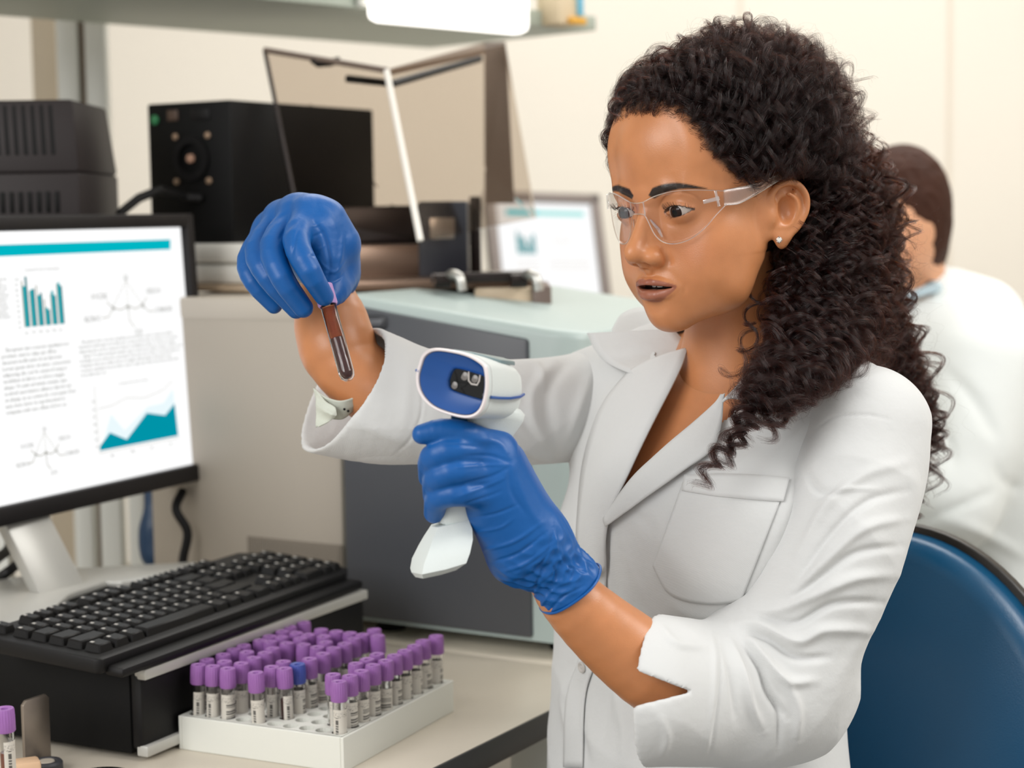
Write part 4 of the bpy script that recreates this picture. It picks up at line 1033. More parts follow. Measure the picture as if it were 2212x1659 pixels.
# ------------------------------------------------------------------ gloves, forearms
M_glove = mat('blue nitrile', '#06549a', .42, spec=.38, noise=.05, nscale=30, bump=.22, bscale=220)
def grid_for(pts, pad, h):
    p = np.array(pts); return SDF(p.min(0) - pad, p.max(0) + pad, h)
def PP(*q): return [P(*a) for a in q]
def finger(S, pts, rs, k=.003):
    S.chain(pts, rs, k)
def glove_R():
    """raised hand pinching the tube from above, seen from the back of the fingers"""
    A = dict(idx=PP((668, 462, 1.600), (640, 520, 1.560), (668, 585, 1.545), (700, 640, 1.560)),
             mid=PP((640, 460, 1.615), (590, 530, 1.575), (610, 600, 1.555), (655, 665, 1.565)),
             rin=PP((605, 470, 1.630), (556, 540, 1.595), (580, 600, 1.575), (640, 668, 1.585)),
             pin=PP((578, 490, 1.645), (536, 560, 1.620), (548, 610, 1.605), (592, 660, 1.610)),
             thb=PP((725, 560, 1.640), (738, 600, 1.615), (728, 630, 1.592), (712, 644, 1.580)))
    S = grid_for(sum(A.values(), []) + PP((740, 440, 1.70), (760, 620, 1.72), (700, 430, 1.60)), .03, .0011)
    for n_, r_ in (('idx', (.0125, .0120, .0105, .0085)), ('mid', (.0125, .0118, .0105, .0088)), ('rin', (.0118, .0112, .0100, .0085)), ('pin', (.0105, .0100, .0088, .0075))):
        q = A[n_]; p = spline(q, 10); S.chain(list(p), list(np.interp(np.linspace(0, 1, 10), [0, .33, .66, 1], r_)), .0022)
    p = spline(A['thb'], 8); S.chain(list(p), list(np.interp(np.linspace(0, 1, 8), [0, .4, .8, 1], (.0150, .0125, .0100, .0085))), .003)
    # back of the hand and palm
    w0 = P(724, 590, 1.672)
    S.chain(PP((672, 470, 1.600), (700, 478, 1.605), (722, 530, 1.610), (722, 585, 1.630)), [.016, .021, .024, .021], .014)
    S.chain(PP((690, 500, 1.590), (702, 560, 1.590), (712, 610, 1.590)), [.016, .016, .012], .010)
    for q, r_ in (((666, 470, 1.612), .016), ((640, 468, 1.622), .016), ((610, 480, 1.638), .015), ((585, 505, 1.652), .013)):
        S.cap(P(*q), P(700, 520, 1.655), r_, .020, .014)
        S.cap(P(*q), P(690, 560, 1.668), r_ * .9, .020, .014)
    S.cap(P(700, 525, 1.655), w0, .024, .0215, .018)
    S.cap(P(700, 500, 1.640), P(728, 560, 1.640), .018, .017, .012)
    S.cap(w0, P(718, 606, 1.678), .0222, .0222, .006)
    V, F = S.mesh(); V = smooth_mesh(V, F, 2, .4); N = vnormals(V, F)
    st = [([(672, 470), (700, 510), (712, 570), (705, 610)], 5, -1.4), ([(655, 480), (640, 510), (628, 560)], 4, -1.2), ([(690, 440), (720, 480), (735, 530)], 9, .9), ([(740, 500), (735, 560), (720, 600)], 5, 1.0), ([(748, 560), (728, 585), (700, 590)], 3, .8), ([(745, 585), (735, 600), (715, 612)], 3, -.8),
          ([(690, 545), (680, 552), (668, 552)], 3, -.7), ([(702, 530), (690, 538), (680, 540)], 2.5, .6), ([(700, 500), (685, 508), (672, 512)], 2.5, -.6), ([(696, 480), (684, 486), (670, 490)], 2.5, .5),
          ([(600, 470), (618, 440), (660, 432)], 8, .8), ([(560, 520), (590, 480), (640, 450)], 5, -.8), ([(600, 520), (625, 490), (650, 470)], 5, -.9), ([(722, 590), (700, 575), (690, 560)], 3, .7)]
    V = folds(V, N, st)
    g = link(bpy.data.objects.new('glove', npmesh('glove', V, F, M_glove)))
    keep(g, woman); return g
glove_R()
# forearm of the raised arm (skin), elbow in the sleeve
def arm_parts():
    C_ = np.array(hexc('#cc8859'))
    h = .0022
    a = PP((712, 575, 1.688), (706, 640, 1.690), (716, 700, 1.680), (730, 750, 1.672), (742, 780, 1.668), (800, 832, 1.668), (880, 880, 1.665))
    S = grid_for(a, .06, h)
    p = spline(a, 24); S.chain(list(p), list(np.interp(np.linspace(0, 1, 24), [0, .16, .33, .5, .62, .8, 1], (.0205, .0260, .0350, .0365, .0320, .034, .036))), .01)
    V, F = S.mesh(); V = smooth_mesh(V, F, 3, .5); _parts.append((V, F, np.tile(C_, (len(V), 1)), 0))
    b = PP((1190, 1240, 1.435), (1240, 1302, 1.440), (1335, 1388, 1.455), (1440, 1462, 1.468), (1560, 1500, 1.510), (1680, 1520, 1.55))
    S = grid_for(b, .07, h)
    p = spline(b, 18); S.chain(list(p), list(np.interp(np.linspace(0, 1, 18), [0, .15, .4, .65, 1], (.0205, .0242, .0315, .0370, .044))), .01)
    V, F = S.mesh(); V = smooth_mesh(V, F, 3, .5); _parts.append((V, F, np.tile(C_, (len(V), 1)), 0))
arm_parts()
def glove_L():
    """hand round the scanner's grip, index finger reaching over the trigger"""
    h = .0011
    A = dict(idx=PP((1062, 968, 1.400), (1010, 942, 1.380), (955, 932, 1.374), (912, 938, 1.372)),
             mid=PP((1050, 985, 1.398), (985, 972, 1.374), (937, 990, 1.378), (930, 1030, 1.402)),
             rin=PP((1052, 1030, 1.396), (990, 1018, 1.374), (945, 1035, 1.380), (938, 1070, 1.402)),
             pin=PP((1058, 1075, 1.398), (1000, 1065, 1.378), (948, 1075, 1.384), (938, 1108, 1.400)))
    S = grid_for(sum(A.values(), []) + PP((1290, 1290, 1.44), (1170, 1340, 1.44), (1100, 900, 1.44)), .028, h)
    for n_, r_ in (('idx', (.0120, .0112, .0100, .0078)), ('mid', (.0125, .0120, .0112, .0095)), ('rin', (.0120, .0115, .0108, .0090)), ('pin', (.0110, .0105, .0098, .0082))):
        q = A[n_]; p = spline(q, 10); S.chain(list(p), list(np.interp(np.linspace(0, 1, 10), [0, .33, .66, 1], r_)), .0022)
    W0 = P(1150, 1165, 1.425)
    for q, r_ in (((1072, 985, 1.404), .0150), ((1070, 1020, 1.402), .0155), ((1062, 1060, 1.404), .0155), ((1058, 1100, 1.408), .014)):
        S.cap(P(*q), W0, r_, .0235, .014); S.cap(P(*q), P(1125, 1190, 1.425), r_, .022, .014)
    S.cap(P(1088, 1000, 1.425), P(1140, 1120, 1.440), .018, .022, .012)             # thumb side
    S.chain(PP((1110, 1060, 1.445), (1078, 1000, 1.450), (1040, 975, 1.452), (1010, 975, 1.448)), [.0155, .0130, .0110, .0090], .005)   # thumb behind the grip
    S.chain(PP((1150, 1165, 1.425), (1190, 1215, 1.430), (1228, 1262, 1.436), (1236, 1276, 1.438)), [.0235, .0240, .0275, .0285], .012)
    q = (P(1236, 1276, 1.438) - P(1190, 1215, 1.430)); q /= np.linalg.norm(q); c = P(1233, 1272, 1.4375)
    S.op(lambda x, y, z: -((x - c[0]) * q[0] + (y - c[1]) * q[1] + (z - c[2]) * q[2]), c - .06, c + .06, .001, 's')
    V, F = S.mesh(); V = smooth_mesh(V, F, 2, .4); N = vnormals(V, F)
    st = [([(1030, 950), (1075, 955), (1100, 985)], 7, 1.0), ([(1000, 985), (1060, 985), (1105, 1000)], 4, -.9), ([(985, 1010), (1050, 1005), (1095, 1005)], 3, .8), ([(1000, 1045), (1060, 1030), (1100, 1010)], 4, -1.0),
          ([(985, 1075), (1050, 1050), (1095, 1030)], 4, .9), ([(1000, 1090), (1060, 1070), (1085, 1060)], 3, -.8), ([(1110, 990), (1120, 1040), (1150, 1110), (1190, 1150)], 10, 1.2), ([(1100, 1010), (1105, 1060), (1135, 1110)], 5, -.8),
          ([(1010, 1120), (1070, 1110), (1120, 1090)], 3, -.8), ([(1030, 1150), (1080, 1140), (1110, 1120)], 3, .7), ([(1040, 1190), (1110, 1170), (1170, 1130)], 4, 1.0), ([(1060, 1215), (1120, 1195), (1180, 1150)], 3.5, -1.2),
          ([(1085, 1235), (1140, 1215), (1200, 1170)], 4, 1.2), ([(1100, 1262), (1150, 1240), (1185, 1190), (1195, 1140)], 4, -1.3), ([(1115, 1290), (1180, 1260), (1215, 1200)], 5, 1.3), ([(1140, 1300), (1170, 1240), (1210, 1200)], 3, -1.1),
          ([(1200, 1150), (1205, 1200), (1235, 1240)], 3, 1.2), ([(1215, 1180), (1225, 1220), (1275, 1240)], 3, -1.1), ([(1160, 1320), (1200, 1270), (1250, 1250)], 4, 1.3), ([(1180, 1330), (1215, 1290), (1265, 1265)], 3, -1.1), ([(1130, 1270), (1160, 1290), (1210, 1300)], 3, .9),
          ([(1185, 1210), (1200, 1240), (1190, 1280)], 3, -1.0), ([(1225, 1200), (1235, 1230), (1225, 1260)], 3, 1.0), ([(960, 960), (1000, 962), (1040, 966)], 3, -.8)]
    V = folds(V, N, st)
    # rough crumpling near the cuff
    Xp, dd = proj(V); cr = np.clip(((Xp[:, 0] - 1110) * .62 + (Xp[:, 1] - 1180) * .78) / 90, 0, 1)
    nz = ridged(V, 4, 260, 620)
    V = V + N * (nz * .0013 * cr * np.clip(-((V - c) @ q) / .014, 0, 1))[:, None]
    g = link(bpy.data.objects.new('glove', npmesh('glove', V, F, M_glove))); keep(g, woman)
    a_ = np.cross(q, (0, 0, 1.)); a_ /= np.linalg.norm(a_); b_ = np.cross(a_, q)
    ring = [c - q * .0004 + (a_ * math.cos(t) + b_ * math.sin(t)) * (.0290 + .0006 * math.sin(5 * t)) for t in np.linspace(0, 2 * math.pi, 60)]
    MB().tube(ring, .0011, 8, caps=False).build('glove_cuff', M_glove, woman)
glove_L()
# ------------------------------------------------------------------ scanner
M_sw = mat('scanner white', '#d3dad8', .42, bump=.25, bscale=1400); M_sb = mat('scanner blue', '#1d4f94', .3); M_sp = mat('scanner rim', '#e5dcdc', .35)
sc_ = empty('barcode_scanner', P(1000, 1150, 1.41)); tag(sc_, 'white handheld barcode scanner with blue front held in the gloved hand', 'scanner')
def loft(rings, m, name, par, cap0=True, cap1=True, smooth=True, sub=0):
    b2 = bmesh.new(); R_ = [[b2.verts.new(Vector(p)) for p in r_] for r_ in rings]; n = len(R_[0])
    for a, b in zip(R_, R_[1:]):
        for k in range(n): b2.faces.new((a[k], a[(k + 1) % n], b[(k + 1) % n], b[k]))
    if cap0: b2.faces.new(R_[0][::-1])
    if cap1: b2.faces.new(R_[-1])
    bmesh.ops.recalc_face_normals(b2, faces=b2.faces[:]); mb = MB(); mb.merge(b2)
    o = mb.build(name, m, par)
    if sub: md = o.modifiers.new('s', 'SUBSURF'); md.levels = md.render_levels = sub
    return o
# front outline in pixels (clockwise from the upper left), lying on a plane a little turned to the left
FO = [(908, 790), (918, 765), (942, 753), (985, 758), (1020, 768), (1048, 785), (1056, 800), (1058, 835), (1052, 870), (1040, 893), (1018, 903), (985, 899), (945, 885), (920, 865), (906, 840), (903, 812)]
def fpl(x, y, off=0.): return P(x, y, 1.352 + (x - 980) * -.00009 + (y - 830) * .00004 + off)
FOc = spline(FO + [FO[0]], 65)[:-1]
ctrp = FOc.mean(0)
bk = P(1118, 838, 1.44) - P(985, 828, 1.352); bk /= np.linalg.norm(bk)          # the head runs back to the right
def ringof(sc, back, dx=0., dy=0.): return [fpl(*(ctrp + (q - ctrp) * sc + (dx, dy))) + bk * back for q in FOc]
loft([ringof(.93, .004), ringof(.985, -.0015), ringof(1.0, .003), ringof(1.0, .012), ringof(.985, .030, 0, 0), ringof(.95, .052, -2, 3), ringof(.83, .066, -6, 6), ringof(.55, .073, -10, 8)], M_sw, 'head_shell', sc_, cap0=False)
loft([ringof(1.012, -.002), ringof(.985, -.0038), ringof(.93, -.0035), ringof(.90, .001), ringof(.93, .004), ringof(1.014, .003)], M_sp, 'front_rim', sc_, False, False)
WO = [(963, 822), (972, 800), (988, 797), (1044, 814), (1050, 824), (1049, 858), (1040, 864), (985, 848), (966, 838)]
WOc = spline(WO + [WO[0]], 65)[:-1]
i0 = np.argmin(np.linalg.norm(WOc - FOc[0], axis=1)); WOc = np.roll(WOc, -i0, 0)
if np.linalg.norm(WOc[16] - FOc[16]) > np.linalg.norm(WOc[-16] - FOc[16]): WOc = np.roll(WOc[::-1], 1, 0)
def rw(sc, back): c_ = WOc.mean(0); return [fpl(*(c_ + (q - c_) * sc)) + bk * back for q in WOc]
loft([ringof(.905, -.0020), ringof(.895, -.0025), [a * .5 + b * .5 for a, b in zip(ringof(.87, .0010), rw(1.2, .0028))], rw(1.09, .0040), rw(1.05, .0026), rw(1.0, .0034), rw(.99, .0062)], M_sb, 'blue_bezel', sc_, False, False)
loft([rw(1.0, .0058), rw(.5, .0058)], mat('scan window', '#040404', .12), 'scan_window', sc_)
MB().tube([fpl(1006, 802) + bk * .0048, fpl(1006, 822) + bk * .0048, fpl(1012, 829) + bk * .0048, fpl(1024, 831) + bk * .0048, fpl(1029, 822) + bk * .0048, fpl(1031, 808) + bk * .0048], .0007, 6).build('lens_frame', mat('lens frame', '#c9c2bb', .4), sc_)
for q in ((996, 812, .0032), (1018, 818, .0030), (974, 832, .0028), (1042, 852, .0028)):
    MB().lathe([(0, .0006), (q[2], .0004), (q[2], 0)], fpl(q[0], q[1]) + bk * .0056, 16, ax=tuple(-bk)).build('lens', mat('lens grey', '#6f6a66', .2), sc_)
# blue seam round the side
rs = [np.array(a) for a in ringof(1.004, 0)]
def side(px, back): return None
MB().tube([fpl(1057, 858) + bk * .002, fpl(1062, 859) + bk * .012, fpl(1061, 858) + bk * .030, fpl(1056, 853) + bk * .050, fpl(1046, 846) + bk * .064], .0012, 8).build('blue_seam', M_sb, sc_)
MB().tube([fpl(901, 800) - bk * .001, fpl(910, 802) - bk * .003], .0012, 8).build('blue_seam', M_sb, sc_)
# top insert
ti = [fpl(960, 757) + bk * .012, fpl(1010, 765) + bk * .012, fpl(1040, 778) + bk * .030, fpl(1035, 778) + bk * .058, fpl(1005, 768) + bk * .060, fpl(965, 758) + bk * .036]
upv = np.array((0, 0, 1.)); MB().prism([Vector(q - upv * .0015) for q in ti], upv * .0032, .0008).build('top_window', mat('smoky teal', '#6f8488', .3), sc_)
# neck, grip and foot
def hring(c, wv, dv, w_, d_, n=24, sq=.75):
    out = []
    for k in range(n):
        t = 2 * math.pi * k / n; cx, sy = math.cos(t), math.sin(t)
        out.append(np.array(c) + wv * w_ * math.copysign(abs(cx) ** sq, cx) + dv * d_ * math.copysign(abs(sy) ** sq, sy))
    return out
wv = P(1060, 880, 1.40) - P(960, 860, 1.385); wv /= np.linalg.norm(wv); dv = np.cross(wv, (0, 0, 1.)); dv /= np.linalg.norm(dv)
GR = [((1052, 862, 1.405), .0340, .022), ((1056, 895, 1.410), .0285, .021), ((1050, 930, 1.412), .0205, .0175), ((1030, 985, 1.410), .0165, .0150), ((1005, 1050, 1.412), .0165, .0150), ((985, 1110, 1.412), .0170, .0150), ((976, 1140, 1.410), .0180, .0155)]
loft([hring(P(*c), wv, dv, w_, d_) for c, w_, d_ in GR], M_sw, 'grip', sc_, sub=1)
FT = [((972, 1128, 1.408), .0150, .0140), ((968, 1150, 1.408), .0195, .0175), ((962, 1172, 1.405), .0215, .022), ((952, 1200, 1.402), .0225, .025), ((946, 1222, 1.400), .0215, .025), ((940, 1236, 1.400), .016, .018)]
wv2 = P(1005, 1190, 1.405) - P(905, 1215, 1.395); wv2 /= np.linalg.norm(wv2); dv2 = np.cross(wv2, (-.25, 0, 1.)); dv2 /= np.linalg.norm(dv2)
loft([hring(P(*c), wv2, dv2, w_, d_, 8, .55) for c, w_, d_ in FT], M_sw, 'grip_foot', sc_, sub=0)
MB().hexa([P(972, 915, 1.385), P(1012, 922, 1.385), P(1012, 922, 1.40), P(972, 915, 1.40), P(975, 893, 1.380), P(1010, 900, 1.380), P(1010, 900, 1.40), P(975, 893, 1.40)], .002).build('trigger', mat('dark teal trigger', '#14374f', .35), sc_)
# ------------------------------------------------------------------ tube in the raised hand
ta, tb = P(752, 818, 1.548), P(706, 650, 1.570)
ax_ = tb - ta; Lt_ = np.linalg.norm(ax_); ax_ /= Lt_; ta = ta - ax_ * .002
th_ = empty('held_blood_tube', ta); tag(th_, 'glass blood tube half filled with dark blood held upside by the raised gloved hand', 'test tube')
th_['label'] = 'clear blood tube with dark blood in its lower half, pinched by the raised blue glove'
r0_ = .0070
MB().lathe([(0, 0), (.0035, .0007), (.0060, .003), (r0_, .0070), (r0_, Lt_ + .004), (r0_ - .0009, Lt_ + .004), (r0_ - .0009, .0075), (.0050, .0038), (.003, .0018), (0, .0012)], ta, 36, ax=tuple(ax_)).build('tube', M_glass, th_, smooth=True)
MB().lathe([(0, .0022), (.0030, .0028), (.0048, .0050), (r0_ - .0013, .0085), (r0_ - .0013, .0390), (r0_ - .0016, .0396), (0, .0394)], ta, 30, ax=tuple(ax_)).build('blood', M_blood, th_)
MB().lathe([(r0_ - .0017, .0398), (r0_ - .0013, .0410), (r0_ - .0013, Lt_ - .006), (0, Lt_ - .006)], ta, 30, ax=tuple(ax_)).build('plasma', mat('orange serum', '#a34d1c', .2, Transmission_Weight=.55), th_)
MB().lathe([(0, Lt_ - .003), (.0078, Lt_ - .003), (.0088, Lt_ - .001), (.0086, Lt_ + .016), (0, Lt_ + .017)], ta, 30, ax=tuple(ax_)).build('cap', mat('pale violet cap', '#b48fc4', .4), th_)
# ------------------------------------------------------------------ lab coat
def cloth(name, color):
    m = bpy.data.materials.new(name); m.use_nodes = True; nt = m.node_tree; b = nt.nodes['Principled BSDF']
    b.inputs['Base Color'].default_value = hexc(color); b.inputs['Roughness'].default_value = .85; b.inputs['Specular IOR Level'].default_value = .2
    b.inputs['Sheen Weight'].default_value = .15
    tc = nt.nodes.new('ShaderNodeTexCoord')
    n = nt.nodes.new('ShaderNodeTexNoise'); n.inputs['Scale'].default_value = 16; n.inputs['Detail'].default_value = 5; n.inputs['Roughness'].default_value = .6
    nt.links.new(tc.outputs['Object'], n.inputs['Vector'])
    w1 = nt.nodes.new('ShaderNodeTexWave'); w1.inputs['Scale'].default_value = 420; w1.bands_direction = 'DIAGONAL'; nt.links.new(tc.outputs['Object'], w1.inputs['Vector'])
    b1 = nt.nodes.new('ShaderNodeBump'); b1.inputs['Strength'].default_value = .35; b1.inputs['Distance'].default_value = .006; nt.links.new(n.outputs[0], b1.inputs['Height'])
    b2 = nt.nodes.new('ShaderNodeBump'); b2.inputs['Strength'].default_value = .12; b2.inputs['Distance'].default_value = .0003; nt.links.new(w1.outputs[0], b2.inputs['Height']); nt.links.new(b1.outputs[0], b2.inputs['Normal'])
    nt.links.new(b2.outputs[0], b.inputs['Normal']); return m
M_coat = cloth('white cotton', '#d0d1d0'); M_coat2 = M_coat
FC = np.array((-.735, -.678, 0.))                      # the way she faces
LT = np.array((.678, -.735, 0.))                       # to her left
def torso(S, grow=0., k=.03):
    pts = PP((1610, 930, 1.690), (1560, 1080, 1.695), (1520, 1240, 1.70), (1500, 1420, 1.705), (1500, 1700, 1.71), (1500, 2050, 1.72))
    S.chain(pts, [.118 + grow, .160 + grow, .160 + grow, .150 + grow, .160 + grow, .19 + grow], k, flat=(FC, .76))
    S.ell(P(1440, 1130, 1.615), np.array((.062, .062, .070)) + grow, .06)          # bust
    S.ell(P(1640, 1150, 1.560), np.array((.062, .062, .070)) + grow, .06)
SH1, SH2 = P(1872, 912, 1.545), P(1285, 860, 1.775)
def shoulders(S, grow=0.):
    a = P(1600, 842, 1.680)
    S.chain([a + LT * .03, P(1760, 840, 1.600), SH1], [.040 + grow, .046 + grow, .0455 + grow], .05)
    S.chain([a - LT * .03, P(1430, 800, 1.745), SH2], [.040 + grow, .042 + grow, .050 + grow], .05)
# the skin under the coat: chest continuing the neck
Sb = SDF(P(1500, 2060, 1.70) - (.25, .25, .02), P(1600, 800, 1.68) + (.26, .25, .09), .004)
torso(Sb, -.016); shoulders(Sb, -.014)
Sb.cap(P(1590, 700, 1.655), P(1590, 880, 1.672), .044, .052, .03)
v_, f_ = Sb.mesh(); v_ = smooth_mesh(v_, f_, 3, .5); _parts.append((v_, f_, np.tile(np.array(hexc('#cc8859')), (len(v_), 1)), 0))
# coat body
St = SDF(P(1500, 2060, 1.70) - (.27, .27, .02), P(1600, 800, 1.68) + (.28, .27, .10), .003)
torso(St); shoulders(St)
tV, tF = St.mesh(); tV = smooth_mesh(tV, tF, 4, .5); tN = vnormals(tV, tF)
tor_st = [([(1235, 830), (1215, 960), (1212, 1150), (1215, 1330)], 12, 3.5), ([(1262, 960), (1250, 1100), (1255, 1300)], 9, -2.5), ([(1300, 1180), (1330, 1300), (1320, 1450), (1290, 1650)], 14, -3), ([(1345, 1240), (1370, 1380), (1350, 1500)], 10, 2),
          ([(1360, 1090), (1410, 1150), (1400, 1230)], 14, -2.0), ([(1340, 1150), (1360, 1230), (1400, 1310)], 10, 1.8), ([(1440, 1290), (1500, 1330), (1560, 1330)], 12, 2), ([(1400, 1010), (1480, 1010), (1560, 990)], 10, -1.5),
          ([(1780, 1000), (1740, 1060), (1700, 1180), (1620, 1290)], 7, -4), ([(1740, 1010), (1700, 1100), (1660, 1200)], 12, 2.5), ([(1640, 960), (1600, 1000), (1580, 1020)], 10, 1.5), ([(1760, 900), (1700, 960), (1650, 1010)], 12, 1.6), ([(1800, 930), (1750, 980), (1700, 1020)], 8, -1.6),
          ([(1250, 1430), (1215, 1520), (1240, 1659)], 8, 3), ([(1280, 1440), (1250, 1520), (1270, 1659)], 10, -3), ([(1330, 1500), (1350, 1580), (1350, 1659)], 14, 3), ([(1310, 1150), (1308, 1230), (1312, 1300)], 4, -2.2)]
tV = folds(tV, tN, tor_st)
tV += vnormals(tV, tF) * (ridged(tV, 9, 25, 60, 6) * .0012)[:, None]
hull = BVHTree.FromPolygons([Vector(v) for v in tV], [tuple(int(q) for q in f) for f in tF])
VP_ = [(1400, 560), (1380, 705), (1424, 782), (1376, 930), (1336, 1050), (1340, 1085), (1464, 998), (1588, 888), (1728, 712), (1740, 560)]
def inpoly(X, poly):
    c = np.zeros(len(X), bool); n = len(poly)
    for i in range(n):
        (x0, y0), (x1, y1) = poly[i], poly[(i + 1) % n]
        m = (y0 > X[:, 1]) != (y1 > X[:, 1]); c ^= m & (X[:, 0] < (x1 - x0) * (X[:, 1] - y0) / (y1 - y0 + 1e-9) + x0)
    return c
def cut_faces(V, F, poly, dmax, front=True, N=None):
    c = V[F].mean(1); X, d = proj(c); m = inpoly(X, poly) & (d < dmax); return F[~m]
tF2 = cut_faces(tV, tF, VP_, 1.705)
coat = link(bpy.data.objects.new('lab_coat', npmesh('lab_coat', tV, tF2, M_coat))); keep(coat, woman)
def child(name, V, F, m=None, solid=0.):
    o = link(bpy.data.objects.new(name, npmesh(name, V, F, m or M_coat))); o.parent = coat; o.matrix_parent_inverse = PMI(coat).inverted()
    if solid:
        md = o.modifiers.new('thickness', 'SOLIDIFY'); md.thickness = solid; md.offset = 1
    return o
# sleeves: shells open at the cuff
def sleeve(name, S, planes, t, strokes, seed, smooth_it=3, wr=.0013, notch=None, dmax=0):
    inner = S.F + t; S.F = np.maximum(S.F, -inner)
    if notch is not None:                       # slit cut straight through the near wall
        g = np.meshgrid(*S.ax, indexing='ij', sparse=True); q = [g[i] - CAM[i] for i in range(3)]
        dt = lambda v: q[0] * v[0] + q[1] * v[1] + q[2] * v[2]
        dz = dt(_fw); X = 1106 + FPX * dt(_rt) / dz; Y = 829.5 - FPX * dt(_up) / dz; pd_ = np.full(S.F.shape, -1e9, np.float32); cx, cy = np.mean(notch, 0)
        for k in range(len(notch)):
            (x0, y0), (x1, y1) = notch[k], notch[(k + 1) % len(notch)]; nx, ny = y1 - y0, x0 - x1; L = math.hypot(nx, ny)
            sg = 1 if (cx - x0) * nx + (cy - y0) * ny < 0 else -1; pd_ = np.maximum(pd_, sg * ((X - x0) * nx + (Y - y0) * ny) / L)
        S.F = np.maximum(S.F, -np.maximum(pd_ * dz / FPX, dz - dmax)).astype(np.float32)
    for c, n in planes:
        c = np.array(c); n = np.array(n) / np.linalg.norm(n)
        def fn(x, y, z): return -((x - c[0]) * n[0] + (y - c[1]) * n[1] + (z - c[2]) * n[2])
        S.op(fn, c - .14, c + .14, .002, 's')
    V, F = S.mesh(); V = smooth_mesh(V, F, smooth_it, .5); N = vnormals(V, F)
    V = folds(V, N, strokes); V += N * (ridged(V, seed, 25, 70, 6) * wr)[:, None]
    return V, F
# near sleeve (her left arm)
a = [SH1 + (0, 0, -.004), P(1858, 1010, 1.540), P(1815, 1160, 1.525), P(1742, 1320, 1.530), P(1680, 1430, 1.545), P(1650, 1490, 1.545), P(1560, 1500, 1.520), P(1370, 1492, 1.468)]
S1 = SDF(np.min(a, 0) - .11, np.max(a, 0) + .09, .0019)
p_ = spline(a[:6], 24); S1.chain(list(p_), list(np.interp(np.linspace(0, 1, 24), [0, .2, .5, .8, 1], [.054, .056, .056, .059, .058])), .01)
S1.chain(a[5:], [.056, .058, .0635], .035)
S1.cap(P(1690, 1470, 1.535), P(1730, 1500, 1.55), .052, .04, .04)
cutn = P(1370, 1490, 1.47) - P(1560, 1500, 1.52)
st1 = [([(1950, 1000), (1860, 1030), (1780, 1100), (1715, 1220)], 12, 3.7), ([(1958, 1060), (1870, 1085), (1790, 1160), (1720, 1260)], 9, -3.7), ([(1958, 1120), (1870, 1140), (1790, 1205), (1710, 1290)], 11, 4.2),
       ([(1945, 1180), (1850, 1195), (1770, 1250), (1690, 1310)], 9, -4.4), ([(1930, 1240), (1840, 1250), (1750, 1290), (1670, 1320), (1610, 1315)], 12, 5.4), ([(1900, 1300), (1800, 1305), (1720, 1345), (1650, 1335)], 8, -5.4),
       ([(1880, 1360), (1780, 1360), (1720, 1385), (1640, 1350), (1580, 1350)], 12, 6.1), ([(1790, 1420), (1720, 1420), (1660, 1380), (1600, 1365)], 8, -6.1), ([(1760, 1470), (1700, 1470), (1650, 1420), (1612, 1370)], 10, 5.8),
       ([(1600, 1385), (1640, 1440), (1660, 1500), (1700, 1550)], 7, -6.1), ([(1575, 1380), (1600, 1450), (1620, 1520), (1650, 1580)], 9, 5.1), ([(1560, 1390), (1580, 1470), (1590, 1560)], 7, -3.1), ([(1680, 1450), (1720, 1520), (1720, 1600)], 10, 4.1),
       ([(1655, 1470), (1680, 1540), (1680, 1620)], 7, -4.1), ([(1740, 1010), (1770, 1060), (1830, 1070)], 9, -2.7), ([(1760, 1090), (1820, 1060), (1900, 1055)], 5, 1.6), ([(1755, 930), (1800, 900), (1870, 895), (1925, 905)], 2.5, -1.2),
       ([(1546, 1365), (1556, 1430), (1552, 1520), (1530, 1640)], 3.5, -1.6), ([(1534, 1365), (1543, 1430), (1540, 1520), (1518, 1640)], 6, 1.4), ([(1420, 1345), (1460, 1390), (1520, 1400)], 8, 2.5), ([(1420, 1540), (1440, 1590), (1430, 1640)], 9, 2.0),
       ([(1960, 1000), (1975, 1100), (1930, 1250), (1860, 1380), (1800, 1480)], 14, 2.4)]
V1, F1 = sleeve('sleeve', S1, [(P(1410, 1480, 1.470), np.array((-1., .32, .02)))], .0045, st1, 21, 4, .0013, [(1310, 1425), (1492, 1494), (1310, 1546)], 1.49)
child('sleeve', V1, F1)
# far sleeve (raised arm)
a = [SH2 + (0, 0, -.004), P(1200, 885, 1.745), P(1050, 893, 1.700), P(900, 880, 1.670), P(800, 860, 1.665), P(700, 825, 1.665)]
S2 = SDF(np.min(a, 0) - .10, np.max(a, 0) + .09, .0020)
p_ = spline(a, 24); S2.chain(list(p_), list(np.interp(np.linspace(0, 1, 24), [0, .2, .45, .62, .8, 1], [.052, .052, .050, .055, .062, .066])), .01)
cutn = P(660, 790, 1.645) - P(790, 865, 1.672)
st2 = [([(1240, 770), (1190, 830), (1185, 900), (1205, 1000)], 14, -3), ([(1200, 780), (1150, 850), (1160, 930), (1205, 1000)], 12, 2.6), ([(1100, 860), (1140, 920), (1205, 1000)], 10, -3), ([(1080, 900), (1120, 960), (1195, 1008)], 10, 2.6), ([(1060, 960), (1120, 990), (1190, 1010)], 8, -2.2),
       ([(1280, 800), (1250, 880), (1225, 960)], 12, 3), ([(905, 800), (912, 880), (890, 940), (850, 990)], 3, -1.3), ([(880, 760), (880, 850), (870, 930)], 16, 1.4), ([(760, 900), (830, 940), (900, 960)], 14, 1.2), ([(1110, 780), (1160, 790), (1180, 850)], 9, 1.8), ([(1000, 960), (1060, 930), (1100, 930)], 10, 1.6)]
V2, F2 = sleeve('sleeve', S2, [(P(742, 842, 1.662), cutn)], .0045, st2, 33)
child('sleeve', V2, F2)
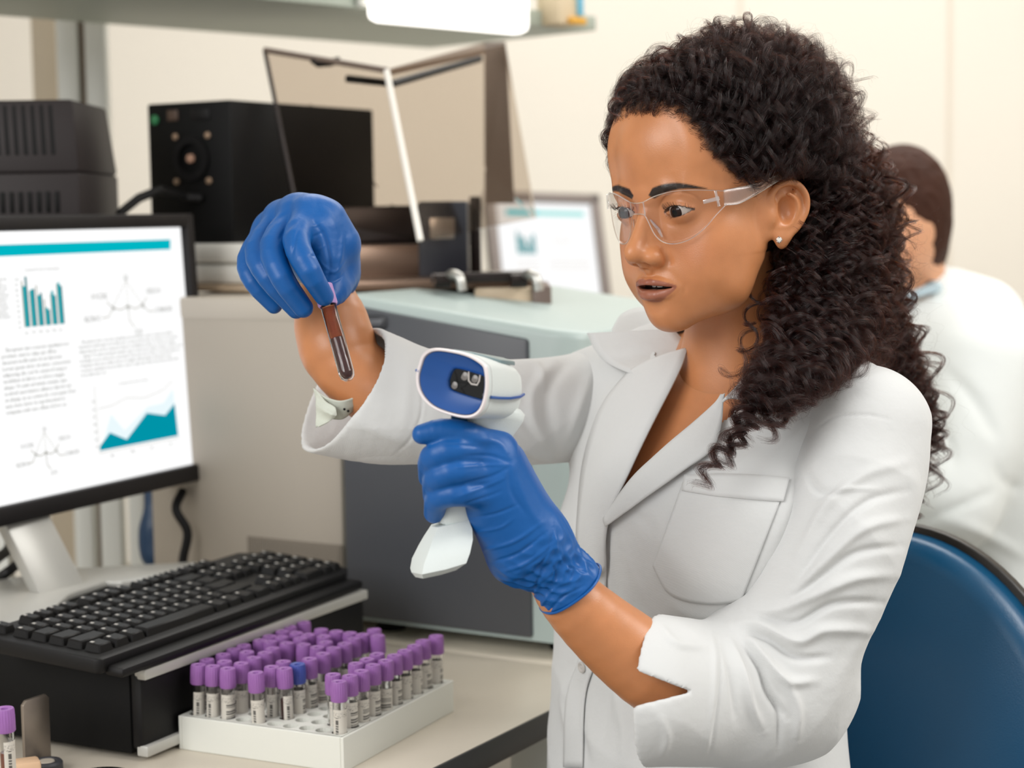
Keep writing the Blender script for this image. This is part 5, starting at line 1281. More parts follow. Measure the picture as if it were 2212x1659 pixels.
# ---- pieces laid on the coat body
def on_hull(x, y, off=0., fall=1.66):
    d = Vector(P(x, y, 1.0) - CAM).normalized(); h = hull.ray_cast(Vector(CAM), d)
    if h[0] is None: return P(x, y, fall), -np.array(d)
    n = np.array(h[1]); n = n if n @ np.array(d) < 0 else -n
    return np.array(h[0]) + n * off, n
def patch(name, e0, e1, off0=.004, off1=.004, nu=40, nv=9, mid=.0, thick=.0022, fix=None, m=None):
    """a cloth piece between two edges given in pixels, laid over the coat body; offsets lift each edge"""
    A, B = spline(e0, nu), spline(e1, nu); V = []
    for i in range(nu):
        for j in range(nv):
            w_ = j / (nv - 1); q = A[i] * (1 - w_) + B[i] * w_; p, n = on_hull(q[0], q[1])
            o = off0 * (1 - w_) + off1 * w_ + mid * math.sin(w_ * math.pi); V.append(p + n * o)
    V = np.array(V); G_ = V.reshape(nu, nv, 3)
    for _ in range(4): G_[1:-1] = G_[1:-1] * .5 + .25 * (G_[:-2] + G_[2:])
    for _ in range(2): G_[:, 1:-1] = G_[:, 1:-1] * .5 + .25 * (G_[:, :-2] + G_[:, 2:])
    V = G_.reshape(-1, 3)
    F = np.array([(i * nv + j, i * nv + j + 1, (i + 1) * nv + j + 1, (i + 1) * nv + j) for i in range(nu - 1) for j in range(nv - 1)])
    n = np.cross(V[F[:, 2]] - V[F[:, 0]], V[F[:, 3]] - V[F[:, 1]]).mean(0)
    if n @ (CAM - V.mean(0)) < 0: F = F[:, ::-1]
    return child(name, V, F, m, thick)
def patch3(name, e0, e1, nu=40, nv=10, bow=.0, thick=.0022, m=None, hang=None):
    """cloth between two space curves (pixel x, y, depth)"""
    A = spline([P(*q) for q in e0], nu); B = spline([P(*q) for q in e1], nu); V = []
    for i in range(nu):
        for j in range(nv):
            w_ = j / (nv - 1); p = A[i] * (1 - w_) + B[i] * w_; d = CAM - p; d /= np.linalg.norm(d); V.append(p + d * bow * math.sin(w_ * math.pi))
    V = np.array(V); F = np.array([(i * nv + j, i * nv + j + 1, (i + 1) * nv + j + 1, (i + 1) * nv + j) for i in range(nu - 1) for j in range(nv - 1)])
    n = np.cross(V[F[:, 2]] - V[F[:, 0]], V[F[:, 3]] - V[F[:, 1]]).mean(0)
    if n @ (CAM - V.mean(0)) < 0: F = F[:, ::-1]
    return child(name, V, F, m, thick)
def dep(x, y, off=0.):
    p, n = on_hull(x, y); return (p - CAM) @ _fw - off
# lapel on her left (near side)
patch('lapel', [(1566, 866), (1500, 925), (1440, 975), (1380, 1030), (1345, 1075), (1318, 1115)], [(1566, 858), (1562, 925), (1540, 985), (1460, 1040), (1385, 1090), (1322, 1135)], .0045, .0060, mid=.002)
# lapel on her right (far side)
patch('lapel', [(1490, 762), (1472, 812), (1412, 930), (1362, 1036), (1325, 1120), (1310, 1225)], [(1372, 812), (1312, 888), (1278, 1000), (1268, 1100), (1266, 1180), (1292, 1240)], .0045, .0070, mid=.003)
# collar: near leaf, far leaf and the stand round the neck
patch3('collar', [(1702, 672, 1.640), (1655, 752, 1.612), (1600, 828, 1.595), (1562, 870, dep(1562, 880, .012))], [(1795, 700, 1.60), (1775, 800, 1.555), (1700, 872, 1.545), (1578, 852, dep(1578, 860, .014))], bow=.006)
patch3('collar', [(1455, 712, 1.682), (1475, 735, 1.678), (1492, 752, 1.674), (1488, 775, 1.672)], [(1270, 722, 1.722), (1288, 760, 1.702), (1320, 790, 1.684), (1378, 815, dep(1378, 825, .012))], bow=.008)
patch3('collar_stand', [(1322, 716, 1.760), (1345, 680, 1.780), (1390, 668, 1.790), (1440, 690, 1.78)], [(1330, 760, 1.740), (1380, 765, 1.74), (1430, 765, 1.735), (1470, 765, 1.70)], bow=.004)
patch3('collar_stand', [(1440, 690, 1.78), (1560, 670, 1.80), (1680, 670, 1.74), (1705, 672, 1.642)], [(1470, 765, 1.70), (1560, 780, 1.78), (1690, 760, 1.72), (1700, 760, 1.60)], bow=.0)
# chest pocket with its hem
patch('pocket', [(1482, 1031), (1560, 1029), (1640, 1032), (1702, 1038)], [(1412, 1222), (1450, 1285), (1530, 1304), (1602, 1296)], .0012, .0008, nu=34, nv=34, thick=.0010)
patch('pocket_hem', [(1482, 1029), (1560, 1027), (1640, 1030), (1703, 1036)], [(1476, 1062), (1560, 1075), (1640, 1083), (1692, 1086)], .0024, .0022, nu=34, nv=6, thick=.0010)
patch('placket', [(1311, 1150), (1312, 1260), (1300, 1400), (1268, 1500), (1262, 1658)], [(1268, 1185), (1270, 1260), (1262, 1400), (1228, 1500), (1222, 1658)], .0014, .0018, thick=.0012)
for px, py in ((1292, 1272), (1263, 1440)):
    p, n = on_hull(px, py, .0030); o = MB().lathe([(0, .0012), (.0020, .0008), (.0040, .0016), (.0052, .0012), (.0054, 0), (0, 0)], p, 24, ax=tuple(n)).build('button', mat('button grey', '#bdb9b4', .3), coat)
patch('back_belt', [(1700, 1590), (1750, 1565), (1798, 1548)], [(1700, 1650), (1750, 1640), (1800, 1622)], .020, .020, nu=16, nv=8) if False else None
# shirt cuff folded back inside the raised sleeve
def ripple(e0, e1, nu, nv, amp, seed):
    A = spline([P(*q) for q in e0], nu); B = spline([P(*q) for q in e1], nu); V = []
    for i in range(nu):
        for j in range(nv): V.append(A[i] * (1 - j / (nv - 1)) + B[i] * j / (nv - 1))
    V = np.array(V); V = V - _fw[None] * (amp * ridged(V, seed, 160, 320, 5))[:, None]
    F = np.array([(i * nv + j, i * nv + j + 1, (i + 1) * nv + j + 1, (i + 1) * nv + j) for i in range(nu - 1) for j in range(nv - 1)])
    n = np.cross(V[F[:, 2]] - V[F[:, 0]], V[F[:, 3]] - V[F[:, 1]]).mean(0)
    return V, (F if n @ (CAM - V.mean(0)) > 0 else F[:, ::-1])
M_shirt = cloth('pale shirt cotton', '#cdd2c6')
for nm, (v_, f_) in (('shirt_cuff', ripple([(676, 838, 1.650), (702, 858, 1.640), (738, 866, 1.636), (776, 854, 1.640), (806, 828, 1.650)], [(690, 905, 1.652), (712, 905, 1.648), (742, 905, 1.645), (770, 880, 1.648), (792, 850, 1.652)], 50, 14, .0010, 3)),
                     ('shirt_cuff', ripple([(682, 842, 1.648), (700, 866, 1.632), (722, 880, 1.626), (728, 896, 1.630)], [(682, 924, 1.650), (694, 918, 1.640), (708, 912, 1.634), (724, 902, 1.632)], 40, 16, .0022, 8))):
    o = link(bpy.data.objects.new(nm, npmesh(nm, v_, f_, M_shirt))); md = o.modifiers.new('t', 'SOLIDIFY'); md.thickness = .0012; keep(o, woman)
for q in ((744, 884), (752, 888)): p = P(q[0], q[1], 1.636); MB().lathe([(0, .0006), (.0012, 0)], p, 10, ax=tuple(-_fw)).build('shirt_print', M_black, woman)
# trousers and shoes, below the frame
hipc = P(1500, 1960, 1.71); St_ = SDF(hipc - (.62, .62, .62), hipc + (.35, .3, .16), .008)
for s_ in (-1, 1):
    h0 = np.array((hipc[0], hipc[1], .56)) + LT * .09 * s_; k0 = np.array((hipc[0], hipc[1], .54)) + FC * .43 + LT * .12 * s_; f0 = np.array((k0[0], k0[1], .09)) + FC * .02
    St_.chain([h0, k0], [.088, .062], .04); St_.chain([k0, k0 * .5 + f0 * .5, f0], [.060, .055, .042], .02)
    MB().box(tuple(f0[:2] + FC[:2] * .055) + (.040,), (.245, .088, .075), u=FC, v=LT, bev=.026, seg=4).build('shoe', M_black, woman)
v_, f_ = St_.mesh(); keep(link(bpy.data.objects.new('trousers', npmesh('trousers', smooth_mesh(v_, f_, 2), f_, cloth('dark trousers', '#22242b')))), woman)
# ------------------------------------------------------------------ the woman's body as one mesh
def tooth_geo():
    V = []; F = []
    for cx, w_ in ((-.0042, .0040), (0.0042, .0040), (-.0118, .0032), (.0118, .0032)):
        n = 9; o = len(V)
        for i in range(n):
            for j in range(5):
                u = i / (n - 1) * 2 - 1; v = j / 4
                x = cx + u * w_; f = .0838 - .9 * (x * x) / .02 - .0012 * u ** 4 - .0006 * (v - .5) ** 2; V.append(hp(x, f, -.0672 - v * .0038 + .0006 * u ** 4 * v))
        for i in range(n - 1):
            for j in range(4): F.append((o + i * 5 + j, o + i * 5 + j + 1, o + (i + 1) * 5 + j + 1, o + (i + 1) * 5 + j))
    return np.array(V), np.array(F)
def assemble_body():
    Vs, Fs, Cs, Ms = [], [], [], []; off = 0
    for V, F, C, m in _parts:
        Vs.append(V); Fs.append(F + off); Cs.append(C); Ms.append(np.full(len(F), m)); off += len(V)
    for s in (-1, 1):
        V, F, m = eyeball(s); Vs.append(H2W(V)); Fs.append(F + off); Cs.append(np.ones((len(V), 4))); Ms.append(np.array(m)); off += len(V)
    V, F = tooth_geo(); Vs.append(H2W(V)); Fs.append(F + off); Cs.append(np.ones((len(V), 4))); Ms.append(np.full(len(F), 4)); off += len(V)
    me = npmesh('body', np.concatenate(Vs), np.concatenate(Fs), [M_skin, M_sclera, M_iris, M_pupil, M_tooth], mi=np.concatenate(Ms))
    at = me.attributes.new('albedo', 'FLOAT_COLOR', 'POINT')
    at.data.foreach_set('color', np.concatenate(Cs).astype(np.float32).ravel())
    o = link(bpy.data.objects.new('body', me)); keep(o, woman); return o
body = assemble_body()
# ------------------------------------------------------------------ curly hair: real strands gathered in coiled locks
rng = np.random.default_rng(7)
def hair_material(name, mel, red, rough=.32):
    m = bpy.data.materials.new(name); m.use_nodes = True; nt = m.node_tree; nt.nodes.clear()
    o = nt.nodes.new('ShaderNodeOutputMaterial'); h = nt.nodes.new('ShaderNodeBsdfHairPrincipled')
    h.parametrization = 'MELANIN'
    for k, v in (('Melanin', mel), ('Melanin Redness', red), ('Roughness', rough), ('Radial Roughness', .38), ('Coat', .6), ('Random Color', .12), ('Random Roughness', .3)):
        if k in h.inputs: h.inputs[k].default_value = v
    nt.links.new(h.outputs[0], o.inputs[0]); return m
M_hair = hair_material('dark curly hair', .972, .5, .21)
M_hair2 = hair_material('dark brown hair lengths', .948, .62, .22)  # browner than the crown, with the backlight's warmth put into the melanin
M_core = mat('hair underlayer', '#0b0605', .8, spec=.1)
def curves_obj(name, strands, radii, m, parent):
    """strands: list of (n,3) arrays; radii: list of (n,) arrays -> one hair curves object"""
    hc = bpy.data.hair_curves.new(name)
    hc.add_curves([len(s) for s in strands])
    P_ = np.concatenate(strands).astype(np.float32); R_ = np.concatenate(radii).astype(np.float32)
    hc.attributes['position'].data.foreach_set('vector', P_.ravel())
    ra = hc.attributes.get('radius') or hc.attributes.new('radius', 'FLOAT', 'POINT')
    ra.data.foreach_set('value', R_)
    hc.materials.append(m)
    o = bpy.data.objects.new(name, hc); COL.objects.link(o)
    if parent is not None: keep(o, parent)
    return o
def frame_along(p):
    t = np.gradient(p, axis=0); t /= np.linalg.norm(t, axis=1, keepdims=True) + 1e-12
    a = np.zeros_like(p); v = np.cross(t[0], (.3, .2, .9)); v /= np.linalg.norm(v)
    for i in range(len(p)):
        v = v - t[i] * (v @ t[i]); v /= np.linalg.norm(v) + 1e-12; a[i] = v
    return t, a, np.cross(t, a)
def resample(p, n):
    L = np.r_[0, np.cumsum(np.linalg.norm(np.diff(p, axis=0), axis=1))]
    u = np.linspace(0, L[-1], n); return np.stack([np.interp(u, L, p[:, i]) for i in range(3)], 1), L[-1]
HAIRS, HRAD = [], []
TARGET = [HAIRS, HRAD]
def lock(path, coil=.005, period=.016, n=12, spread=.0025, rad=.00007, ppt=9, frizz=.0006, phase=None, r0=.2, sgn=None, root=.5):
    """a coiled lock of n strands about a guide path"""
    p, L = resample(np.asarray(path), 60)
    turns = L / period; N = int(max(10, turns * ppt)); p, _ = resample(p, N)
    t, a, b = frame_along(p); u = np.linspace(0, 1, N)
    ph = rng.uniform(0, 6.28) if phase is None else phase; sg = rng.choice((-1, 1)) if sgn is None else sgn
    A = coil * np.clip(r0 + u * 4, 0, 1) * (1 + .25 * np.sin(u * 7 + ph)); w_ = ph + sg * 2 * math.pi * turns * u
    for k in range(n):
        q = rng.normal(0, 1, 3); q *= spread * rng.uniform(.2, 1) / (np.linalg.norm(q) + 1e-9)
        dw = rng.normal(0, .13); da = 1 + rng.normal(0, .08); cut = rng.uniform(.80, 1) if n > 3 else 1
        c_, s_ = np.cos(w_ + dw), np.sin(w_ + dw)
        s = p + a * (c_ * A * da)[:, None] + b * (s_ * A * da)[:, None]
        loc = q[0] * a + q[1] * b + q[2] * .5 * t
        s = s + loc * (root + (1.3 - root) * u)[:, None]
        wob = rng.normal(0, frizz, (max(3, N // 5), 3)); xi = np.linspace(0, 1, len(wob))
        s = s + np.stack([np.interp(u, xi, wob[:, i]) for i in range(3)], 1)
        s = s[:max(6, int(N * cut))]
        TARGET[0].append(s); TARGET[1].append(rad * rng.uniform(.7, 1.3) * np.linspace(1, .45, len(s)))
# hull that the crown hair fills (head frame)
HC_, HRr = np.array((.006, .044, .060)), np.array((.104, .131, .0945))
def hull_d(h):
    q = (h - HC_) / HRr; return np.linalg.norm(q, axis=-1)
def build_crown():
    V = _hV; N = vnormals(_hV, _hF)
    x, f, z = V[:, 0], -V[:, 1], V[:, 2]; ax = np.abs(x)
    hz = np.interp(ax, [0, .02, .04, .055, .066, .076], [.082, .081, .076, .058, .027, -.012])    # height of the hairline
    scalp = (z > hz) | (f < .010) & (z > .012 - 1.5 * np.clip(.01 - f, 0, .04)) & (ax < .078) | (f < -.025) & (z > -.055)
    scalp &= ~((f > -.030) & (f < .012) & (ax > .064) & (z < .020))
    idx = np.where(scalp & (z > -.06) & (ax < .080))[0]
    return V[idx], N[idx]
SC_V, SC_N = build_crown()
def crown_path(r0, n0, lev, L):
    h = r0.copy(); out = [h.copy()]; st = .004; side = 1 if h[0] > -.02 else -1
    for i in range(int(L / st)):
        for c_, r_ in ((np.array((0, .014, .040)), np.array((.0745, .094, .080))), (np.array((0, -.040, .050)), np.array((.060, .0605, .058)))):
            q_ = (h - c_) / r_; e_ = np.linalg.norm(q_)
            if e_ < 1.045: g_ = q_ / r_; g_ /= np.linalg.norm(g_); h = h + g_ * (1.045 - e_) * .07
        f, z = -h[1], h[2]; back = np.clip((.045 - f) / .12, 0, 1)
        if h[0] > .052 and -.036 < f < .024 and z < .021: break
        d = np.array([.28 * side * (1 - back) + .10 * side, .95 - .45 * back, .10 - 1.15 * back * back - .25 * (1 if z > .06 else 0) * back])
        g = (h - HC_) / HRr ** 2; g /= np.linalg.norm(g); e = hull_d(h)
        d = d - g * (d @ g); d /= np.linalg.norm(d) + 1e-9
        target = lev; d = d + g * np.clip((target - e) * 12, -1.2, 1.6)
        d += rng.normal(0, .10, 3); d /= np.linalg.norm(d); h = h + d * st; out.append(h.copy())
    return H2W(np.array(out))
NL = 1950
_hz = np.interp(np.abs(SC_V[:, 0]), [0, .02, .04, .055, .066, .076], [.082, .081, .076, .058, .027, -.012])
_w = np.where((SC_V[:, 0] > -.02) | (-SC_V[:, 1] > .0), 1., .55) * np.where((SC_V[:, 2] - _hz < .022) & (-SC_V[:, 1] > .0), 3.4, 1.)
pick = rng.choice(len(SC_V), NL, replace=False, p=_w / _w.sum())
for i in pick:
    front = -SC_V[i][1]; zz = SC_V[i][2]
    lev = rng.uniform(.84, 1.0)
    lock(crown_path(SC_V[i], SC_N[i], lev, rng.uniform(.06, .125)), coil=rng.uniform(.0036, .0088), period=rng.uniform(.017, .036), n=14, spread=.0027, r0=.25, root=1.5)
_big = [j for j in pick if SC_V[j][0] > -.03 or -SC_V[j][1] > .03]
for j in rng.choice(_big, 300, replace=False):
    lock(crown_path(SC_V[j], SC_N[j], rng.uniform(.985, 1.03), rng.uniform(.05, .10)), coil=rng.uniform(.0060, .0105), period=rng.uniform(.024, .040), n=26, spread=.0028, rad=.000080, frizz=.0003, r0=.3, root=1.0)
# short fine hairs along the hairline
x, f, z = SC_V[:, 0], -SC_V[:, 1], SC_V[:, 2]
def W(*pts): return np.array([P(*q) for q in pts])
# hanging guides: pixel x, y and depth along the view
GD = [W((1725, 470, 1.625), (1718, 560, 1.620), (1710, 650, 1.605), (1695, 740, 1.575), (1650, 815, 1.525), (1600, 880, 1.495)),
      W((1745, 400, 1.585), (1748, 520, 1.575), (1735, 640, 1.56), (1715, 740, 1.535), (1660, 830, 1.50), (1620, 900, 1.488)),
      W((1790, 330, 1.60), (1800, 500, 1.59), (1790, 650, 1.565), (1760, 770, 1.52), (1710, 850, 1.49), (1690, 915, 1.478)),
      W((1830, 300, 1.62), (1850, 480, 1.61), (1845, 640, 1.585), (1820, 740, 1.545), (1790, 800, 1.505), (1750, 850, 1.48)),
      W((1850, 300, 1.66), (1880, 470, 1.65), (1885, 620, 1.625), (1880, 700, 1.60), (1870, 760, 1.58), (1850, 800, 1.57)),
      W((1860, 300, 1.70), (1900, 450, 1.69), (1905, 600, 1.68), (1930, 720, 1.68), (1975, 830, 1.69), (1995, 930, 1.70)),
      W((1840, 350, 1.74), (1880, 520, 1.73), (1900, 680, 1.72), (1950, 800, 1.72), (1990, 920, 1.72), (2000, 1010, 1.72)),
      W((1800, 350, 1.76), (1850, 560, 1.75), (1900, 760, 1.74), (1960, 900, 1.73), (1975, 1030, 1.73), (1965, 1110, 1.73))]
GD = [resample(spline(g, 50), 60)[0] for g in GD]
HAIRS2, HRAD2 = [], []; TARGET[0] = HAIRS2; TARGET[1] = HRAD2
for i in range(1850):
    u = rng.uniform(0, len(GD) - 1.001); k = int(u); w_ = u - k
    if rng.random() < .10: w_ = 0 if k else w_
    if k == 4 and .2 < w_ < .8 and rng.random() < .5: continue
    g = GD[k] * (1 - w_) + GD[k + 1] * w_
    a_, b_ = sorted(rng.uniform(0, 1, 2)); b_ = min(1, max(b_, a_ + .22)) if rng.random() < .7 else 1.0
    if i > 1550: u = rng.uniform(0, 3.4); k = int(u); w_ = u - k; g = GD[k] * (1 - w_) + GD[k + 1] * w_; a_ = rng.uniform(.5, .75); b_ = 1.0; a_ = min(a_, b_ - .2); a_ = max(a_, 0)
    off = rng.normal(0, 1, 3); off *= np.array((.026, .030, .010)) * rng.uniform(.6, 1.05) / np.linalg.norm(off); s = slice(int(a_ * 59), int(b_ * 59) + 1)
    sc_ = 1 - .55 * np.linspace(a_, b_, s.stop - s.start)[:, None] if s.stop <= 60 else 1
    gg = g[s]; sc_ = (1 - .5 * np.linspace(a_, b_, len(gg)))[:, None]
    lock(gg + off * sc_, coil=rng.uniform(.0042, .0095), period=rng.uniform(.018, .036), n=13, spread=.0028, r0=.6)
# larger glossy curls lying on top of the lengths
for i in range(230):
    u = rng.uniform(0, len(GD) - 1.001); k = int(u); w_ = u - k
    if k == 4 and .2 < w_ < .8: continue
    g = GD[k] * (1 - w_) + GD[k + 1] * w_; a_ = rng.uniform(.30 if u < 2.4 else 0, .72); b_ = min(1., a_ + rng.uniform(.25, .45)); gg = g[int(a_ * 59):int(b_ * 59) + 1]
    tow = CAM - gg.mean(0); tow /= np.linalg.norm(tow); lat = rng.normal(0, 1) * .016 * (1 - .5 * a_)
    lock(gg + tow * rng.uniform(.020, .030) * (1 - .45 * a_) + np.array((lat, 0, 0)), coil=rng.uniform(.0070, .0115), period=rng.uniform(.026, .042), n=30, spread=.0030, rad=.000085, frizz=.0003, r0=.8)
# separate locks that show on their own
def showy(pts, coil, period, n=26, spread=.0024, rad=.00009): lock(spline(W(*pts), 60), coil * 1.15, period, int(n * 2.4), spread * 1.7, rad, 12, .0004, r0=.8)
showy([(1640, 860, 1.486), (1605, 905, 1.476), (1585, 955, 1.470), (1545, 990, 1.466), (1525, 1030, 1.462), (1500, 1060, 1.460)], .0048, .0175, 60, .0034)
showy([(1650, 870, 1.490), (1610, 930, 1.472), (1580, 980, 1.467), (1545, 1010, 1.464)], .0055, .019, 46, .0032)
showy([(1640, 840, 1.49), (1610, 880, 1.478), (1590, 930, 1.470), (1590, 975, 1.468)], .0070, .020, 46, .0035)
showy([(1700, 790, 1.50), (1660, 850, 1.485), (1620, 900, 1.475), (1600, 950, 1.470)], .0070, .020, 46, .0035)
showy([(1740, 800, 1.50), (1700, 850, 1.48), (1650, 900, 1.472), (1630, 930, 1.470)], .0075, .020, 46, .0035)
showy([(1760, 780, 1.50), (1730, 830, 1.485), (1690, 880, 1.475)], .0075, .019, 46, .0035)
showy([(1690, 880, 1.485), (1670, 920, 1.474), (1650, 950, 1.470)], .0060, .017, 34)
showy([(1720, 850, 1.485), (1700, 890, 1.472), (1690, 925, 1.470)], .0060, .016, 30)
showy([(1770, 800, 1.49), (1750, 840, 1.478), (1730, 880, 1.472)], .0065, .016, 30)
showy([(1820, 760, 1.52), (1800, 790, 1.50), (1775, 815, 1.49)], .0065, .016, 30)
showy([(1905, 640, 1.66), (1935, 690, 1.66), (1945, 750, 1.66), (1975, 820, 1.67), (2010, 880, 1.67)], .0038, .024, 14, .0012)
showy([(1980, 830, 1.70), (2015, 870, 1.70), (2025, 920, 1.70), (2035, 1000, 1.70)], .0060, .018, 30)
showy([(1960, 900, 1.71), (1990, 960, 1.71), (1990, 1010, 1.71), (1975, 1080, 1.71), (1968, 1150, 1.71)], .0050, .015, 30)
showy([(1975, 930, 1.72), (1985, 1000, 1.72), (1970, 1060, 1.72), (1968, 1130, 1.72)], .0045, .014, 24)
showy([(1940, 760, 1.69), (1985, 840, 1.69), (2005, 900, 1.69), (2010, 960, 1.69)], .0065, .020, 26)
showy([(1950, 800, 1.70), (2000, 870, 1.70), (2020, 940, 1.70), (2030, 990, 1.70)], .0060, .020, 22)
showy([(1700, 830, 1.490), (1670, 900, 1.472), (1650, 940, 1.468)], .0070, .020, 30)
showy([(1345, 190, 1.52), (1330, 225, 1.50), (1325, 250, 1.495), (1330, 275, 1.50)], .0035, .020, 10, .0008)
showy([(1520, 95, 1.575), (1528, 60, 1.575), (1540, 42, 1.575), (1562, 50, 1.575)], .004, .018, 10, .001)
showy([(1590, 80, 1.60), (1602, 45, 1.60), (1620, 38, 1.60), (1640, 66, 1.60)], .004, .018, 10, .001)
TARGET[0] = HAIRS; TARGET[1] = HRAD
# loose frizz
for i in range(900):
    j = pick[rng.integers(len(pick))]; pth = crown_path(SC_V[j], SC_N[j], rng.uniform(1.0, 1.10), rng.uniform(.05, .10))
    lock(pth, coil=rng.uniform(.003, .008), period=rng.uniform(.015, .035), n=1, spread=.001, rad=.00004, frizz=.0012)
for i in range(420):
    g = GD[rng.integers(2, len(GD))]; a_ = rng.uniform(0, .6); s = slice(int(a_ * 59), int((a_ + .35) * 59))
    lock(g[s] + rng.normal(0, 1, 3) * np.array((.020, .02, .008)), coil=rng.uniform(.003, .009), period=rng.uniform(.015, .03), n=1, spread=.001, rad=.00004, frizz=.0015)
# baby hairs at the front and temple
for i in range(16000):
    j = rng.integers(len(SC_V)); v = SC_V[j]
    if not (-v[1] > -.005 and (v[0] > -.03 or -v[1] > .05)): continue
    hz_ = v[2]
    if hz_ - np.interp(abs(v[0]), [0, .02, .04, .055, .066, .076], [.082, .081, .076, .058, .027, -.012]) > .014: continue
    lock(crown_path(v, SC_N[j], rng.uniform(.80, .97), rng.uniform(.012, .035)), coil=rng.uniform(.0008, .003), period=rng.uniform(.010, .025), n=2, spread=.0030, rad=.000032, frizz=.0008)
print('hair points', sum(len(s) for s in HAIRS), 'strands', len(HAIRS))
hair = curves_obj('hair', HAIRS, HRAD, M_hair, woman); curves_obj('hair_lengths', HAIRS2, HRAD2, M_hair2, woman)
# dark mass under the locks
SH = SDF((-.12, -.10, -.10), (.13, .19, .17), .004)
SH.ell(HC_, HRr * .86, 0)
SH.op(lambda x, y, z: -(y + .045 + 0 * x + .9 * np.clip(z - .05, -1, .06) * 0 + np.where(z < .075, .0, 0)) - np.clip(z - .07, 0, 1) * 2.2 + np.clip(.05 - z, 0, .08) * -.9, (-.12, -.12, -.10), (.13, .19, .17), .02, 's')
_cV, _cF = SH.mesh(); _cV = H2W(_cV)
SG = SDF(np.min(np.concatenate(GD), 0) - .05, np.max(np.concatenate(GD), 0) + .05, .005)
for k, g in enumerate(GD):
    rr = np.interp(np.linspace(0, 1, 12), [0, .5, .8, 1], [.012, .012, .007, .002]); g_ = g[8:]; SG.chain(list(g_[::5][:11] + 0), list(rr[:len(g_[::5][:11])] * .9), .010)
SG.chain([P(1735, 440, 1.655), P(1722, 540, 1.660), P(1720, 640, 1.655), P(1722, 760, 1.62)], [.022, .024, .024, .016], .012)
_gV, _gF = SG.mesh()
core = link(bpy.data.objects.new('hair_underlayer', npmesh('hair_underlayer', np.concatenate([_cV, _gV]), np.concatenate([_cF, _gF + len(_cV)]), M_core)))
core.parent = hair
core['kind'] = 'stuff'
# ------------------------------------------------------------------ safety glasses, lashes, ear stud
def clear_mat(name, tint, base=.05, rough=.03):
    m = bpy.data.materials.new(name); m.use_nodes = True; nt = m.node_tree; nt.nodes.clear()
    o = nt.nodes.new('ShaderNodeOutputMaterial'); t = nt.nodes.new('ShaderNodeBsdfTransparent'); g = nt.nodes.new('ShaderNodeBsdfGlossy'); mx = nt.nodes.new('ShaderNodeMixShader'); f = nt.nodes.new('ShaderNodeFresnel'); a = nt.nodes.new('ShaderNodeMath')
    t.inputs[0].default_value = tint; g.inputs[0].default_value = (1, 1, 1, 1); g.inputs['Roughness'].default_value = rough; f.inputs[0].default_value = 1.45; a.operation = 'ADD'; a.inputs[1].default_value = base; a.use_clamp = True
    k_ = nt.nodes.new('ShaderNodeMath'); k_.operation = 'MULTIPLY'; k_.inputs[1].default_value = .10; nt.links.new(f.outputs[0], k_.inputs[0]); nt.links.new(k_.outputs[0], a.inputs[0]); nt.links.new(a.outputs[0], mx.inputs[0]); nt.links.new(t.outputs[0], mx.inputs[1]); nt.links.new(g.outputs[0], mx.inputs[2]); nt.links.new(mx.outputs[0], o.inputs[0]); return m
M_lens = clear_mat('clear lens', (.975, .975, .98, 1), .005); M_rim = clear_mat('clear rim', (.95, .95, .95, 1), .28, .15); M_temple = clear_mat('clear temple', (.93, .925, .92, 1), .10, .25)
def wrapf(x): return .1015 - 7.6 * x * x
_a = spline([(0, .0060), (.008, .0070), (.02, .0115), (.035, .0148), (.050, .0150), (.062, .0135), (.071, .0120)], 60); ztx, ztv = _a[:, 0], _a[:, 1]
_a = spline([(0, -.0035), (.0070, -.0045), (.0105, -.0110), (.0150, -.0220), (.022, -.0290), (.032, -.0312), (.044, -.0280), (.055, -.0195), (.064, -.0080), (.071, .0005)], 80); zbx, zbv = _a[:, 0], _a[:, 1]
nx_, nz_ = 90, 16; V, F = [], []
X_ = np.linspace(-.071, .071, nx_)
def lens_pt(x, z): return H2W(hp(x, wrapf(x) + .004 * 0 + .10 * (z - .01) , z))
for x_ in X_:
    zt, zb = np.interp(abs(x_), ztx, ztv), np.interp(abs(x_), zbx, zbv)
    for j in range(nz_): V.append(lens_pt(x_, zb + (zt - zb) * j / (nz_ - 1)))
for i in range(nx_ - 1):
    for j in range(nz_ - 1): F.append((i * nz_ + j, (i + 1) * nz_ + j, (i + 1) * nz_ + j + 1, i * nz_ + j + 1))
gl_ = link(bpy.data.objects.new('safety_glasses', npmesh('lens', np.array(V), np.array(F), M_lens))); keep(gl_, woman); gl_.name = 'safety_glasses'
md = gl_.modifiers.new('t', 'SOLIDIFY'); md.thickness = .0016
top = [lens_pt(x_, np.interp(abs(x_), ztx, ztv)) for x_ in X_]; bot = [lens_pt(x_, np.interp(abs(x_), zbx, zbv)) for x_ in X_]
rim = MB(); rim.tube(top, .00055, 6); rim.tube(bot, .00055, 6); 
for s in (-1, 1):
    rim.tube([lens_pt(s * .0078, .0070), lens_pt(s * .0082, -.005)], .0007, 6)
    rim.tube([lens_pt(s * .0100, -.009) + HR @ np.array((0, .003, 0)), lens_pt(s * .0140, -.0185) + HR @ np.array((0, .007, 0)), lens_pt(s * .0190, -.0250) + HR @ np.array((0, .004, 0))], [.0010, .0018, .0010], 8)
rim.build('rim', M_rim, gl_)
